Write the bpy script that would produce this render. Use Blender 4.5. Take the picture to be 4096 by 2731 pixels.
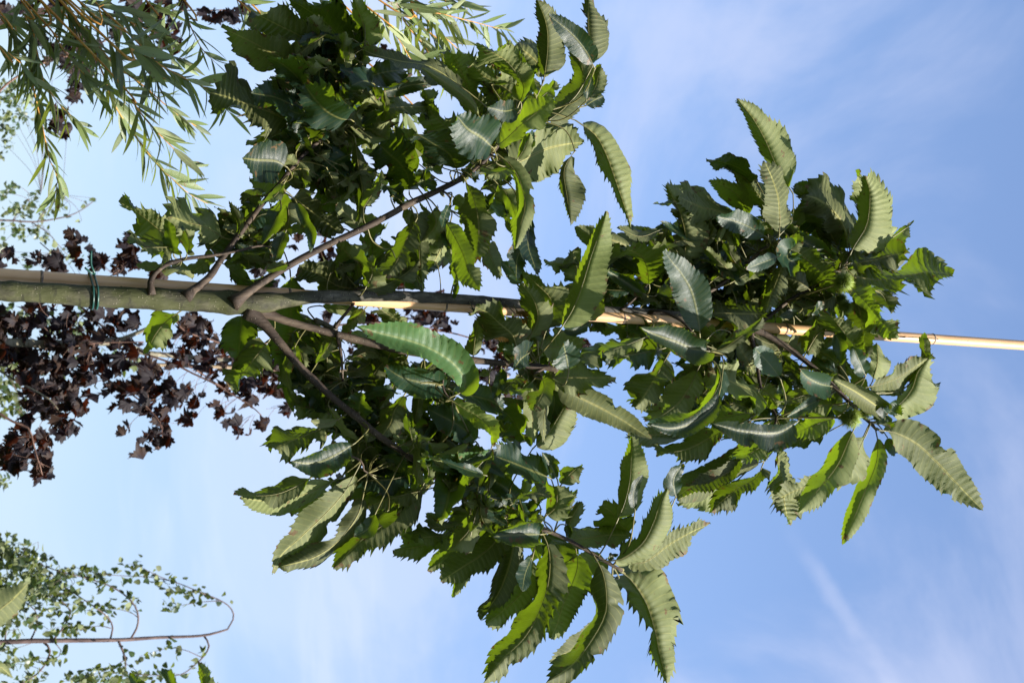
import bpy, math, random
from mathutils import Vector, Matrix, noise
R_ = random.Random(7)
for o in list(bpy.data.objects): bpy.data.objects.remove(o)
scene = bpy.context.scene

# ------------------------------------------------------------------ camera
# the camera was held on its side: the picture's right is "up" in the world, the picture's top is world -X
CAM = Vector((0, 0, 1.5)); PITCH = math.radians(22); FPX = 35 / 22.3 * 4096; CX, CY = 2048, 1365.5
FWD = Vector((0, math.cos(PITCH), math.sin(PITCH)))
RGT = Vector((0, -math.sin(PITCH), math.cos(PITCH)))
UPV = Vector((-1, 0, 0))
cam_data = bpy.data.cameras.new('camera'); cam = bpy.data.objects.new('camera', cam_data)
scene.collection.objects.link(cam); scene.camera = cam
cam_data.sensor_width = 22.3; cam_data.lens = 35; cam_data.clip_end = 2000; cam_data.clip_start = .05
M = Matrix((RGT, UPV, -FWD)).transposed().to_4x4(); M.translation = CAM
cam.matrix_world = M
cam_data.dof.use_dof = True; cam_data.dof.focus_distance = 3.35; cam_data.dof.aperture_fstop = 6.3

def ray(sx, sy): return (FWD + RGT * ((sx - CX) / FPX) + UPV * (-(sy - CY) / FPX))
# ------------------------------------------------------------------ sun, sky, exposure
SUN = Vector((0.42, -0.54, 0.73)).normalized()
sd = bpy.data.lights.new('sun', 'SUN'); sun = bpy.data.objects.new('sun', sd); scene.collection.objects.link(sun)
sd.energy = 5.0; sd.angle = math.radians(.5); sd.color = (1, .95, .86)
sun.rotation_euler = (-SUN).to_track_quat('-Z', 'Y').to_euler()
vs = scene.view_settings
vs.view_transform = 'Standard'; vs.look = 'None'; vs.exposure = 1.42; vs.gamma = 1
world = bpy.data.worlds.new('World'); scene.world = world; world.use_nodes = True
nt = world.node_tree; nt.nodes.clear()

class NT:
    def __init__(s, nt): s.t = nt
    def n(s, typ, ins=None, **props):
        nd = s.t.nodes.new(typ)
        for k, v in props.items(): setattr(nd, k, v)
        if ins:
            for k, v in ins.items():
                if isinstance(v, bpy.types.NodeSocket): s.t.links.new(v, nd.inputs[k])
                else: nd.inputs[k].default_value = v
        return nd
    def math(s, op, a, b=None, c=None, clamp=False):
        ins = {0: a}
        if b is not None: ins[1] = b
        if c is not None: ins[2] = c
        return s.n('ShaderNodeMath', ins, operation=op, use_clamp=clamp).outputs[0]
    def mix(s, f, a, b, blend='MIX'):
        nd = s.n('ShaderNodeMix', data_type='RGBA', blend_type=blend, clamp_factor=True)
        for k, v in ((0, f), (6, a), (7, b)):
            if isinstance(v, bpy.types.NodeSocket): s.t.links.new(v, nd.inputs[k])
            else: nd.inputs[k].default_value = v
        return nd.outputs[2]
    def ramp(s, f, stops):
        nd = s.n('ShaderNodeValToRGB', {0: f}); cr = nd.color_ramp
        while len(cr.elements) < len(stops): cr.elements.new(.5)
        for e, (p, c) in zip(cr.elements, stops): e.position = p; e.color = c if len(c) == 4 else (*c, 1)
        return nd.outputs[0]
    def smooth(s, x, a, b):
        return s.n('ShaderNodeMapRange', {0: x, 1: a, 2: b, 3: 0., 4: 1.}, interpolation_type='SMOOTHSTEP').outputs[0]
    def noise(s, vec, scale, detail=3, rough=.5, **k):
        return s.n('ShaderNodeTexNoise', {'Vector': vec, 'Scale': scale, 'Detail': detail, 'Roughness': rough, **k}).outputs[0]
    def vscale(s, vec, sc):
        return s.n('ShaderNodeVectorMath', {0: vec, 1: sc}, operation='MULTIPLY').outputs[0]

w = NT(nt)
sky = w.n('ShaderNodeTexSky', sky_type='NISHITA', sun_disc=False)
sky.sun_elevation = math.asin(SUN.z); sky.sun_rotation = math.atan2(SUN.x, SUN.y)
sky.air_density = 1.0; sky.dust_density = 0.6; sky.ozone_density = 1.0
dirv = w.n('ShaderNodeTexCoord').outputs['Generated']
sep = w.n('ShaderNodeSeparateXYZ', {0: dirv})
# thin high cloud: broad soft veils, more of it towards the horizon
c1 = w.noise(w.vscale(dirv, (1.0, 1.0, 1.7)), 3.1, 7, .56, Distortion=.5)
c2 = w.noise(w.vscale(dirv, (1.6, 1.0, 9.0)), 2.6, 4, .55, Distortion=.4)
veil = w.smooth(c1, .40, .62)
streak = w.math('MULTIPLY', w.smooth(c2, .42, .70), w.math('SUBTRACT', 1., w.smooth(sep.outputs[2], .22, .42)))
low = w.math('SUBTRACT', 1., w.smooth(sep.outputs[2], .02, .50))
cl = w.math('ADD', w.math('MULTIPLY', veil, .60), w.math('ADD', w.math('MULTIPLY', streak, .7), w.math('MULTIPLY', low, .45)), clamp=True)
# a fading contrail: a narrow band round a great circle
cA, cB = ray(3180, 2150).normalized(), ray(3560, 2731).normalized(); cN = cA.cross(cB).normalized()
cd = w.n('ShaderNodeVectorMath', {0: dirv, 1: tuple(cN)}, operation='DOT_PRODUCT').outputs['Value']
cd = w.math('ADD', cd, w.math('MULTIPLY', w.math('SUBTRACT', w.noise(dirv, 30., 4, .6), .5), .012))
cw = w.math('SUBTRACT', 1., w.smooth(w.math('ABSOLUTE', cd), .0005, .008))
cal = w.n('ShaderNodeVectorMath', {0: dirv, 1: tuple((cB - cA).normalized())}, operation='DOT_PRODUCT').outputs['Value']
e0 = cA.dot((cB - cA).normalized())
cw = w.math('MULTIPLY', w.math('MULTIPLY', cw, w.smooth(cal, e0 - .02, e0 + .03)), w.smooth(w.noise(dirv, 18., 3, .6),   .25, .6))
cl = w.math('ADD', cl, w.math('MULTIPLY', cw, .30), clamp=True)
dim = w.math('SUBTRACT', 1., w.math('MULTIPLY', low, .52))
dimc = w.n('ShaderNodeCombineColor', {0: dim, 1: dim, 2: w.math('MULTIPLY', dim, 1.06)}).outputs[0]
skyc = w.mix(1., sky.outputs[0], dimc, 'MULTIPLY')
col = w.mix(w.math('MULTIPLY', cl, .80), skyc, w.mix(low, (2.85, 3.05, 3.95, 1), (2.45, 3.2, 4.15, 1)))
bg = w.n('ShaderNodeBackground', {'Color': col, 'Strength': .100})
w.n('ShaderNodeOutputWorld', {0: bg.outputs[0]})

# ------------------------------------------------------------------ helpers
TILE = {'A':(400,600),'B':(800,0),'C':(1400,600),'D':(1500,0),'E':(800,1200),'F':(1700,1200),'G':(1800,1947),
 'H':(900,1750),'I':(2300,600),'J':(2920,350),'K':(2920,1100),'M':(2300,1300),'N':(0,0),'O':(0,650),'P':(0,1250),'Q':(0,1947),'S':(0,0)}
def src(t, x, y):
    if t == 'S': return x, y
    ox, oy = TILE[t]; return ox + x / 2, oy + y / 2
def ray(sx, sy): return (FWD + RGT * ((sx - CX) / FPX) + UPV * (-(sy - CY) / FPX))
def at(sx, sy, Y):
    """point on the ray of a photograph pixel at horizontal distance Y in front of the camera"""
    d = ray(sx, sy); return CAM + d * (Y / d.y)
def mpp(Y, sx): return (Y / ray(sx, CY).y) / FPX      # metres per photo pixel there
def spline(P, n):
    """Catmull-Rom through P, n+1 samples, roughly even in arc length"""
    P = [Vector(p) for p in P]
    if len(P) == 2: P = [P[0], (P[0] + P[1]) / 2, P[1]]
    Q = [P[0] * 2 - P[1]] + P + [P[-1] * 2 - P[-2]]
    fine = []
    for i in range(1, len(Q) - 2):
        a, b, c, d = Q[i-1], Q[i], Q[i+1], Q[i+2]
        for k in range(12):
            t = k / 12
            fine.append(.5 * ((2*b) + (c-a)*t + (2*a-5*b+4*c-d)*t*t + (3*b-a-3*c+d)*t**3))
    fine.append(P[-1].copy())
    L = [0.]
    for i in range(1, len(fine)): L.append(L[-1] + (fine[i] - fine[i-1]).length)
    out = []; j = 0
    for k in range(n + 1):
        s = L[-1] * k / n
        while j < len(L) - 2 and L[j+1] < s: j += 1
        f = (s - L[j]) / max(1e-9, L[j+1] - L[j]); out.append(fine[j].lerp(fine[j+1], min(1, max(0, f))))
    return out, L[-1]

class MB:
    def __init__(s): s.v = []; s.f = []; s.uv = []; s.var = []; s.mi = []
    def add(s, verts, faces, uvs=None, var=0., mi=0):
        b = len(s.v); s.v += verts; s.f += [tuple(b + i for i in f) for f in faces]
        s.uv += uvs if uvs else [(0, 0, 0, 0)] * len(verts); s.var += [var] * len(verts); s.mi += [mi] * len(faces)
    def build(s, name, mats, parent=None, smooth=True, loc=None):
        me = bpy.data.meshes.new(name)
        org = Vector(loc) if loc else Vector()
        me.from_pydata([tuple(Vector(p) - org) for p in s.v], [], s.f)
        u1 = me.uv_layers.new(name='leaf'); u2 = me.uv_layers.new(name='vein')
        for l in me.loops:
            q = s.uv[l.vertex_index]; u1.data[l.index].uv = q[:2]; u2.data[l.index].uv = q[2:]
        a = me.attributes.new('var', 'FLOAT', 'POINT'); a.data.foreach_set('value', s.var)
        for m in (mats if isinstance(mats, list) else [mats]): me.materials.append(m)
        me.polygons.foreach_set('material_index', s.mi)
        if smooth: me.polygons.foreach_set('use_smooth', [True] * len(me.polygons))
        me.update()
        o = bpy.data.objects.new(name, me); scene.collection.objects.link(o)
        if parent: o.parent = parent; o.location = org - parent.location
        else: o.location = org
        return o
def thing(name, loc, label, cat, group=None):
    o = bpy.data.objects.new(name, None); scene.collection.objects.link(o); o.location = loc
    o.empty_display_size = .1; o['label'] = label; o['category'] = cat
    if group: o['group'] = group
    return o
def tube(mb, P, r, sides=12, step=None, bump=0., knots=(), seed=0, mi=0, cap=True, skip=None, var=0.):
    """tapered tube along the spline P with radii r (list per control point)"""
    P = [Vector(p) for p in P]
    L0 = sum((P[i+1] - P[i]).length for i in range(len(P) - 1))
    n = max(6, int(L0 / (step or .03)))
    pts, L = spline(P, n)
    # radius interpolated along control points by arc length
    cum = [0.]
    for i in range(len(P) - 1): cum.append(cum[-1] + (P[i+1] - P[i]).length)
    def rad(f):
        s = f * cum[-1]
        for i in range(len(P) - 1):
            if s <= cum[i+1] + 1e-9:
                t = (s - cum[i]) / max(1e-9, cum[i+1] - cum[i]); return r[i] + (r[i+1] - r[i]) * t
        return r[-1]
    t0 = (pts[1] - pts[0]).normalized()
    nrm = t0.orthogonal().normalized()
    verts = []; uvs = []
    for i, p in enumerate(pts):
        t = (pts[min(n, i+1)] - pts[max(0, i-1)]).normalized()
        nrm = (nrm - t * nrm.dot(t)).normalized(); bn = t.cross(nrm)
        f = i / n; rr = rad(f)
        for (kf, kw, kh) in knots: rr *= 1 + kh * math.exp(-((f - kf) * L / kw) ** 2)
        for j in range(sides):
            a = 2 * math.pi * j / sides; d = nrm * math.cos(a) + bn * math.sin(a)
            q = rr
            if bump: q *= 1 + bump * noise.noise((p + d * rr) * 38 + Vector((seed, 0, 0))) + bump * .6 * noise.noise((p + d * rr) * 110 + Vector((0, seed, 0)))
            verts.append(p + d * q); uvs.append((j / sides, f * L, 0, 0))
    faces = []
    for i in range(n):
        for j in range(sides):
            if skip and skip(i / n, j, sides): continue
            a = i * sides + j; b = i * sides + (j + 1) % sides
            faces.append((a, b, b + sides, a + sides))
    if cap:
        faces.append(tuple(range(sides - 1, -1, -1))); faces.append(tuple(n * sides + j for j in range(sides)))
    mb.add(verts, faces, uvs, var, mi)
    return pts

# ------------------------------------------------------------------ materials
def newmat(name):
    m = bpy.data.materials.new(name); m.use_nodes = True; m.node_tree.nodes.clear(); return m, NT(m.node_tree)
def out(k, sh, disp=None):
    o = k.n('ShaderNodeOutputMaterial', {0: sh})
def princ(k, col, rough=.5, normal=None, spec=.5, **kw):
    ins = {'Base Color': col, 'Roughness': rough, 'Specular IOR Level': spec}
    if normal: ins['Normal'] = normal
    ins.update(kw); return k.n('ShaderNodeBsdfPrincipled', ins).outputs[0]
def leafmat(name, top, under, trans, vein, tf=.38, rough_top=.34, rough_under=.62, veined=True, ncol=.25, spec=.5, alt=None):
    m, k = newmat(name)
    var = k.n('ShaderNodeAttribute', attribute_name='var').outputs['Fac']
    uv = k.n('ShaderNodeUVMap', uv_map='leaf').outputs[0]; s1 = k.n('ShaderNodeSeparateXYZ', {0: uv})
    vv = k.n('ShaderNodeUVMap', uv_map='vein').outputs[0]; s2 = k.n('ShaderNodeSeparateXYZ', {0: vv})
    au = k.math('ABSOLUTE', k.math('SUBTRACT', k.math('MULTIPLY', s1.outputs[0], 2.), 1.))
    geo = k.n('ShaderNodeNewGeometry'); back = geo.outputs['Backfacing']
    oc = k.n('ShaderNodeTexCoord').outputs['Object']
    n1 = k.noise(oc, 22., 4, .6); n2 = k.noise(oc, 160., 2, .5)
    shade = k.math('ADD', k.math('MULTIPLY', n1, ncol * 2), k.math('ADD', k.math('MULTIPLY', var, .8), 1. - ncol - .40))
    gs = k.n('ShaderNodeCombineColor', {0: shade, 1: shade, 2: shade}).outputs[0]
    topc = k.mix(1., (*top, 1), gs, 'MULTIPLY'); undc = k.mix(1., (*under, 1), gs, 'MULTIPLY')
    if alt:
        f = k.smooth(k.math('ADD', n1, k.math('MULTIPLY', var, .3)), .62, .8)
        topc = k.mix(f, topc, (*alt, 1)); undc = k.mix(f, undc, (*alt, 1))
    col = k.mix(back, topc, undc)
    trc = k.mix(1., (*trans, 1), gs, 'MULTIPLY')
    if veined:      # brown blotches and scorched edges
        e4 = k.math('POWER', au, 6.)
        bm = k.smooth(k.math('ADD', k.noise(oc, 38., 4, .6), k.math('ADD', k.math('MULTIPLY', e4, .07), k.math('MULTIPLY', k.smooth(s1.outputs[1], .9, 1.), .10))), .645, .69)
        col = k.mix(k.math('MULTIPLY', bm, .8), col, (.13, .07, .025, 1)); trc = k.mix(bm, trc, (.10, .05, .01, 1))
    nrm = None
    if veined:
        mid = k.math('SUBTRACT', 1., k.smooth(au, .025, .075))
        lat = k.math('SUBTRACT', 1., k.smooth(k.math('ABSOLUTE', k.math('SUBTRACT', k.math('FRACT', s2.outputs[0]), .5)), .025, .085))
        lat = k.math('MULTIPLY', lat, k.math('SUBTRACT', 1., k.smooth(au, .75, 1.)))
        vm = k.math('MAXIMUM', mid, k.math('MULTIPLY', lat, .32))
        vf = k.math('MULTIPLY', vm, k.math('ADD', .35, k.math('MULTIPLY', back, .45)))
        col = k.mix(vf, col, (*vein, 1))
        trc = k.mix(k.math('MULTIPLY', vm, .5), trc, (trans[0]*.5, trans[1]*.45, trans[2]*.5, 1))
        net = k.n('ShaderNodeTexVoronoi', {'Vector': oc, 'Scale': 420.}, feature='DISTANCE_TO_EDGE').outputs[0]
        h = k.math('ADD', k.math('MULTIPLY', vm, .6), k.math('MULTIPLY', k.smooth(net, 0., .12), .25))
        nrm = k.n('ShaderNodeBump', {'Strength': .35, 'Distance': .0012, 'Height': k.math('ADD', h, k.math('MULTIPLY', n2, .5))}).outputs[0]
    rough = k.math('ADD', rough_top, k.math('ADD', k.math('MULTIPLY', back, rough_under - rough_top), k.math('MULTIPLY', n1, .12)))
    p = princ(k, col, rough, nrm, spec)
    tr = k.n('ShaderNodeBsdfTranslucent', {'Color': trc}).outputs[0]
    out(k, k.n('ShaderNodeMixShader', {0: tf, 1: p, 2: tr}).outputs[0])
    return m
def barkmat(name, a, b, c, scale=30., moss=None, lent=True, rough=.75, ztop=None, grey=None):
    m, k = newmat(name); oc = k.n('ShaderNodeTexCoord').outputs['Object']
    n1 = k.noise(k.vscale(oc, (1, 1, .35)), scale, 5, .6); n2 = k.noise(oc, scale * .35, 3, .6); n3 = k.noise(k.vscale(oc, (1, 1, .2)), scale * 5, 3, .6)
    col = k.ramp(n1, [(.3, a), (.5, b), (.72, c)])
    if grey:
        wz = k.n('ShaderNodeSeparateXYZ', {0: k.n('ShaderNodeNewGeometry').outputs['Position']}).outputs[2]
        zf = k.smooth(k.math('ADD', wz, k.math('MULTIPLY', n2, .12)), ztop, ztop + .10)
        gc = k.ramp(n1, [(.3, (.025, .021, .017)), (.5, (.065, .058, .046)), (.72, (.16, .145, .12))])
        col = k.mix(zf, col, gc)
    if moss:
        mf = k.math('MULTIPLY', k.smooth(n2, .36, .58), .6)
        if grey: mf = k.math('MULTIPLY', mf, k.math('SUBTRACT', 1., zf))
        col = k.mix(mf, col, (*moss, 1))
    h = k.math('ADD', k.math('MULTIPLY', n1, .7), k.math('MULTIPLY', n3, .4))
    band = k.smooth(k.noise(k.vscale(oc, (1, 1, 3.2)), 22., 4, .65), .56, .66)
    col = k.mix(k.math('MULTIPLY', band, .55), col, (a[0] * .5, a[1] * .45, a[2] * .4, 1))
    pale = k.smooth(k.noise(k.vscale(oc, (1, 1, 1.3)), 48., 4, .7), .60, .72)
    col = k.mix(k.math('MULTIPLY', pale, .5), col, (c[0] * 1.5, c[1] * 1.5, c[2] * 1.4, 1))
    if lent:
        vo = k.n('ShaderNodeTexVoronoi', {'Vector': k.vscale(oc, (1, 1, 1.7)), 'Scale': 150., 'Randomness': 1.}).outputs['Distance']
        lm = k.math('MULTIPLY', k.math('SUBTRACT', 1., k.smooth(vo, .10, .24)), k.smooth(k.noise(oc, 60., 2, .5), .5, .6))
        col = k.mix(k.math('MULTIPLY', lm, .6), col, (.42, .37, .27, 1)); h = k.math('ADD', h, k.math('MULTIPLY', lm, .5))
    nrm = k.n('ShaderNodeBump', {'Strength': .9, 'Distance': .004, 'Height': h}).outputs[0]
    out(k, princ(k, col, rough, nrm, .3)); return m
M_LEAF = leafmat('chestnut_leaf', (.009, .029, .014), (.132, .148, .054), (.140, .215, .006), (.38, .36, .11), tf=.38, rough_top=.40, spec=.5)
M_YOUNG_BACKLIT = leafmat('young_or_backlit_leaf', (.042, .092, .030), (.15, .18, .05), (.22, .32, .010), (.36, .38, .10), tf=.36, rough_top=.42)  # brighter green for young leaves; also paints sunlight into backlit ones
M_DRY = leafmat('withered_leaf', (.40, .20, .06), (.50, .28, .10), (.55, .25, .05), (.6, .4, .2), tf=.3, rough_top=.6, rough_under=.7)
M_STEM = newmat('leaf_stalk'); _k = M_STEM[1]; out(_k, princ(_k, _k.ramp(_k.noise(_k.n('ShaderNodeTexCoord').outputs['Object'], 40.), [(.3, (.07, .065, .02)), (.7, (.17, .15, .045))]), .5)); M_STEM = M_STEM[0]
M_TRUNK = barkmat('chestnut_trunk_bark', (.014, .013, .007), (.038, .036, .019), (.085, .078, .045), 60., moss=(.046, .052, .011), ztop=2.36, grey=True)
M_LIMB = barkmat('chestnut_limb_bark', (.016, .010, .007), (.042, .028, .019), (.10, .072, .048), 34.)
M_LEAD = barkmat('grey_leader_bark', (.035, .03, .025), (.09, .08, .065), (.20, .18, .15), 30., rough=.6)
M_WILLOWT = barkmat('willow_twig_bark', (.26, .10, .015), (.42, .20, .035), (.50, .28, .06), 20., lent=False, rough=.45)
M_MAPLEB = barkmat('maple_bark', (.10, .085, .06), (.20, .18, .13), (.34, .30, .22), 18.)
M_MAPLET = barkmat('maple_twig_bark', (.06, .03, .025), (.13, .07, .05), (.22, .13, .10), 30., lent=False)
M_BIRCHT = barkmat('birch_twig_bark', (.05, .032, .03), (.09, .06, .055), (.16, .11, .10), 30., lent=False)
M_WILLOW = leafmat('willow_leaf', (.10, .135, .045), (.27, .30, .16), (.28, .34, .03), (.35, .42, .15), tf=.3, rough_top=.4)
M_MAPLE = leafmat('purple_maple_leaf', (.007, .005, .009), (.013, .009, .012), (.08, .016, .006), (.10, .04, .03), tf=.24, rough_top=.45, spec=.28, ncol=.35, veined=False, alt=(.028, .014, .008))
M_BIRCH = leafmat('birch_leaf', (.035, .060, .020), (.13, .15, .065), (.20, .25, .04), (.3, .3, .1), tf=.3, veined=False)
m, k = newmat('bur_spines')
oc = k.n('ShaderNodeTexCoord').outputs['Object']
sv = k.n('ShaderNodeSeparateXYZ', {0: k.n('ShaderNodeUVMap', uv_map='leaf').outputs[0]}).outputs[1]
c = k.ramp(sv, [(0, (.06, .09, .010)), (.5, (.17, .24, .02)), (1, (.36, .42, .09))])
out(k, k.n('ShaderNodeMixShader', {0: .35, 1: princ(k, c, .45), 2: k.n('ShaderNodeBsdfTranslucent', {'Color': (.28, .38, .02, 1)}).outputs[0]}).outputs[0]); M_BUR = m
M_CANE2 = barkmat('weathered_cane', (.13, .09, .06), (.26, .19, .12), (.38, .30, .20), 22., lent=False)
# bamboo: pale straw with long fibres and weather stains
m, k = newmat('bamboo')
uvx = k.n('ShaderNodeSeparateXYZ', {0: k.n('ShaderNodeUVMap', uv_map='leaf').outputs[0]})
oc = k.n('ShaderNodeTexCoord').outputs['Object']
fib = k.n('ShaderNodeCombineXYZ', {0: k.math('MULTIPLY', uvx.outputs[0], 60.), 1: k.math('MULTIPLY', uvx.outputs[1], 5.), 2: 0.}).outputs[0]
nf = k.noise(fib, 1., 4, .6); nb = k.noise(k.vscale(oc, (1, 1, .4)), 14., 3, .6)
c = k.mix(.45, k.ramp(nf, [(.3, (.48, .25, .11)), (.6, (.64, .39, .19))]), k.ramp(nb, [(.3, (.40, .21, .095)), (.62, (.66, .42, .22))]))
c = k.mix(k.math('MULTIPLY', k.smooth(k.noise(oc, 90., 3, .7), .66, .76), .6), c, (.16, .10, .06, 1))
out(k, princ(k, c, .42, k.n('ShaderNodeBump', {'Strength': .25, 'Distance': .001, 'Height': nf}).outputs[0], .5)); M_BAMB = m
m, k = newmat('bamboo_node'); c = k.ramp(k.noise(k.n('ShaderNodeTexCoord').outputs['Object'], 120.), [(.35, (.05, .035, .03)), (.65, (.28, .2, .13))]); out(k, princ(k, c, .7)); M_NODE = m
m, k = newmat('bamboo_pith'); out(k, princ(k, (.55, .42, .26, 1), .9)); M_PITH = m
m, k = newmat('green_tie'); out(k, princ(k, k.ramp(k.noise(k.n('ShaderNodeTexCoord').outputs['Object'], 60.), [(.3, (.006, .035, .03)), (.7, (.012, .065, .05))]), .38)); M_TIE = m
m, k = newmat('cut_wood'); out(k, princ(k, k.ramp(k.noise(k.n('ShaderNodeTexCoord').outputs['Object'], 80.), [(.3, (.22, .07, .04)), (.7, (.36, .14, .08))]), .8)); M_CUT = m
m, k = newmat('meadow_grass'); oc = k.n('ShaderNodeTexCoord').outputs['Object']
c = k.ramp(k.noise(oc, 1.2, 6, .65), [(.3, (.020, .032, .010)), (.55, (.035, .052, .017)), (.75, (.07, .06, .035))])  # darkened grass: shade of surrounding plants is put into its colour
out(k, princ(k, c, .9, k.n('ShaderNodeBump', {'Strength': .8, 'Distance': .05, 'Height': k.noise(oc, 40., 4, .7)}).outputs[0], .1)); M_GRASS = m

# ------------------------------------------------------------------ ground
g = MB(); S_ = 900
g.add([Vector((-S_, -S_, 0)), Vector((S_, -S_, 0)), Vector((S_, S_, 0)), Vector((-S_, S_, 0))], [(0, 1, 2, 3)])
go = g.build('ground', M_GRASS, smooth=False); go['kind'] = 'structure'

# ------------------------------------------------------------------ leaf builder
def profile(t, tipw=.95):
    if t <= 0 or t >= 1: return 0.
    c = .42
    return (1 - ((c - t) / c) ** 3.0) ** .62 if t < c else max(0, 1 - ((t - c) / (1 - c)) ** 2.7) ** tipw
def hsh(x): return (math.sin(x * 12.9898) * 43758.5453) % 1.0
def pick_roll(tan, view, mode):
    """roll of the blade about its midrib that turns the visible side to (U, T) or from (u, t) the sun"""
    s0 = tan.cross(view).normalized(); n0 = tan.cross(s0).normalized()
    if n0.dot(view) > 0: n0 = -n0
    goal = .8 if mode in 'UT' else -.35 if mode == 'u' else -.15
    best = None
    for d in range(-52, 53, 4):
        r = math.radians(d); n = n0 * math.cos(r) + s0 * math.sin(r)
        c = abs(n.dot((SUN - view).normalized()) - .97) * 2 + .0035 * abs(d) if mode == 'T' else abs(n.dot(SUN) - goal) + .0035 * abs(d)
        if best is None or c < best[0]: best = (c, r)
    return best[1]
def add_leaf(mb, ctrl, width, share=.5, mode='u', seed=0, N=15, per=5, half=4, teeth=.15, pleat=.045, blade0=.07, fold=None, stalk=.0016, wave=.15, mi_stalk=1, tooth_shape=True, kk=1.5, roll=None, tipw=.95, holes=0):
    rr = random.Random(seed)
    n = N * per
    pts, L = spline(ctrl, n)
    mid = pts[n // 2]; view = (mid - CAM).normalized(); tan = (pts[int(n*.75)] - pts[int(n*.25)]).normalized()
    if roll is None: roll = pick_roll(tan, view, mode)
    roll *= rr.uniform(.8, 1.1)
    if abs(share - .5) > .1: roll *= .35
    wsc = 1 / max(.62, math.cos(roll))
    top = mode in 'tT'
    if fold is None: fold = rr.uniform(.18, .42)
    wl = width * min(share, .999); wr = width * (1 - share)
    H = max(wl, wr)
    # a foreshortened half is a half that is folded further
    fl = max(fold, math.acos(min(1, max(.1, wl / H))) * .85); fr = max(fold, math.acos(min(1, max(.1, wr / H))) * .85)
    cs_w = 1 / math.cos(min(.8, fold + .05)); bites = [(rr.uniform(.25, .85), rr.uniform(.02, .05), rr.uniform(.2, .5), rr.random() < .5) for _ in range(holes)]
    twist = rr.uniform(-.6, .6); curl = rr.choice([rr.uniform(-.2, .4), rr.uniform(-.2, .4), rr.uniform(.3, .9)]); wave *= rr.uniform(.5, 1.7); ph = rr.uniform(0, 6.3); ph2 = rr.uniform(0, 6.3)
    # true half widths that give the wanted apparent ones once rolled and folded
    tn = 1 if top else -1; cc = curl * .6
    pl = cs_w * math.cos(min(fl + cc, 1.25)) * math.cos(roll) + tn * math.sin(roll) * math.sin(fl + cc)
    pr_ = cs_w * math.cos(min(fr + cc, 1.25)) * math.cos(roll) - tn * math.sin(roll) * math.sin(fr + cc)
    nl_, nr_ = wl <= .55 * H, wr <= .55 * H
    if not nl_: wl /= min(1.25, max(.42, pl))
    if not nr_: wr /= min(1.25, max(.42, pr_))
    H = max(wl, wr)
    cols = 2 * half + 1
    verts = []; uvs = []; var = rr.random()
    us = [((j - half) / half) for j in range(cols)]
    nseg = 0
    for i in range(n + 1):
        f = i / n
        if f < blade0 - 1e-6: continue
        b = (f - blade0) / (1 - blade0); p = pts[i]
        t = (pts[min(n, i+1)] - pts[max(0, i-1)]).normalized(); v = (p - CAM).normalized()
        s0 = t.cross(v).normalized(); n0 = t.cross(s0).normalized()
        if n0.dot(v) > 0: n0 = -n0
        a = roll + twist * (b - .5)
        side = s0 * math.cos(a) - n0 * math.sin(a); nn = n0 * math.cos(a) + s0 * math.sin(a)
        topn = nn if top else -nn
        pr = profile(b, tipw)
        for u in us:
            au = abs(u); W = wl if u > 0 else wr; F = fl if u > 0 else fr
            q = b * N - kk * au * pr
            fr_ = (q + .5) % 1.0; ti = int(q + .5 + 40)
            irr = .35 + 1.2 * hsh(ti * 7.31 + seed * 1.7 + (3.3 if u > 0 else 0))
            e = au * pr * W
            if u > 0: e *= 1 + .09 * math.sin(b * 7 + ph) + .05 * math.sin(b * 17 + ph2)
            else: e *= 1 + .09 * math.sin(b * 6 + ph2) + .05 * math.sin(b * 19 + ph)
            fwd = 0.
            if teeth and au == 1 and 0.02 < b < .985:
                tz = fr_ ** 2.2; tw = min(1, 4 * pr)
                e += H * teeth * (tz - .22) * tw * irr; fwd = H * teeth * 1.8 * tz * tw * irr
            for (bb, bw, bd, bs) in bites:
                if bs == (u > 0): e *= 1 - bd * max(0, 1 - abs(b - bb) / bw) ** .5 * (.8 + .4 * hsh(i * 1.3))
            fa = min(F + curl * au, max(.12, 1.2 - abs(a)))
            wv = wave * H * (math.sin(b * 8 + ph + (1.5 if u > 0 else 0)) + .6 * math.sin(b * 19 + ph2 * (1 + (u > 0)))) * au ** 1.6
            pz = pleat * H * math.cos(2 * math.pi * fr_) * irr * min(1, au * 2.2) * min(1, pr * 1.5)
            sg = (1 if u > 0 else -1 if u < 0 else 0)
            if not (nl_ if u > 0 else nr_): P = p + side * sg * e * cs_w * math.cos(min(fa, 1.25)) + topn * (e * math.sin(fa))
            else: P = p + s0 * sg * e + (n0 if top else -n0) * (H * au * pr * .8)
            P = P + topn * (wv + pz) + t * fwd
            verts.append(P); uvs.append((u * .5 + .5, b, q + .5 + 40 , au))
        nseg += 1
    faces = []
    for i in range(nseg - 1):
        for j in range(cols - 1):
            a = i * cols + j
            q4 = (a, a + 1, a + 1 + cols, a + cols)
            # faces wind so that the front side is the leaf's upper side
            faces.append(q4 if top else q4[::-1])
    # check the winding against the intended upper side
    if faces:
        m_ = faces[len(faces) // 2]; A, B, C_ = verts[m_[0]], verts[m_[1]], verts[m_[2]]
        fn = (B - A).cross(C_ - A); vn = (A - CAM)
        if (fn.dot(vn) > 0) == top: faces = [f[::-1] for f in faces]
    mb.add(verts, faces, uvs, var, 0)
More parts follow.
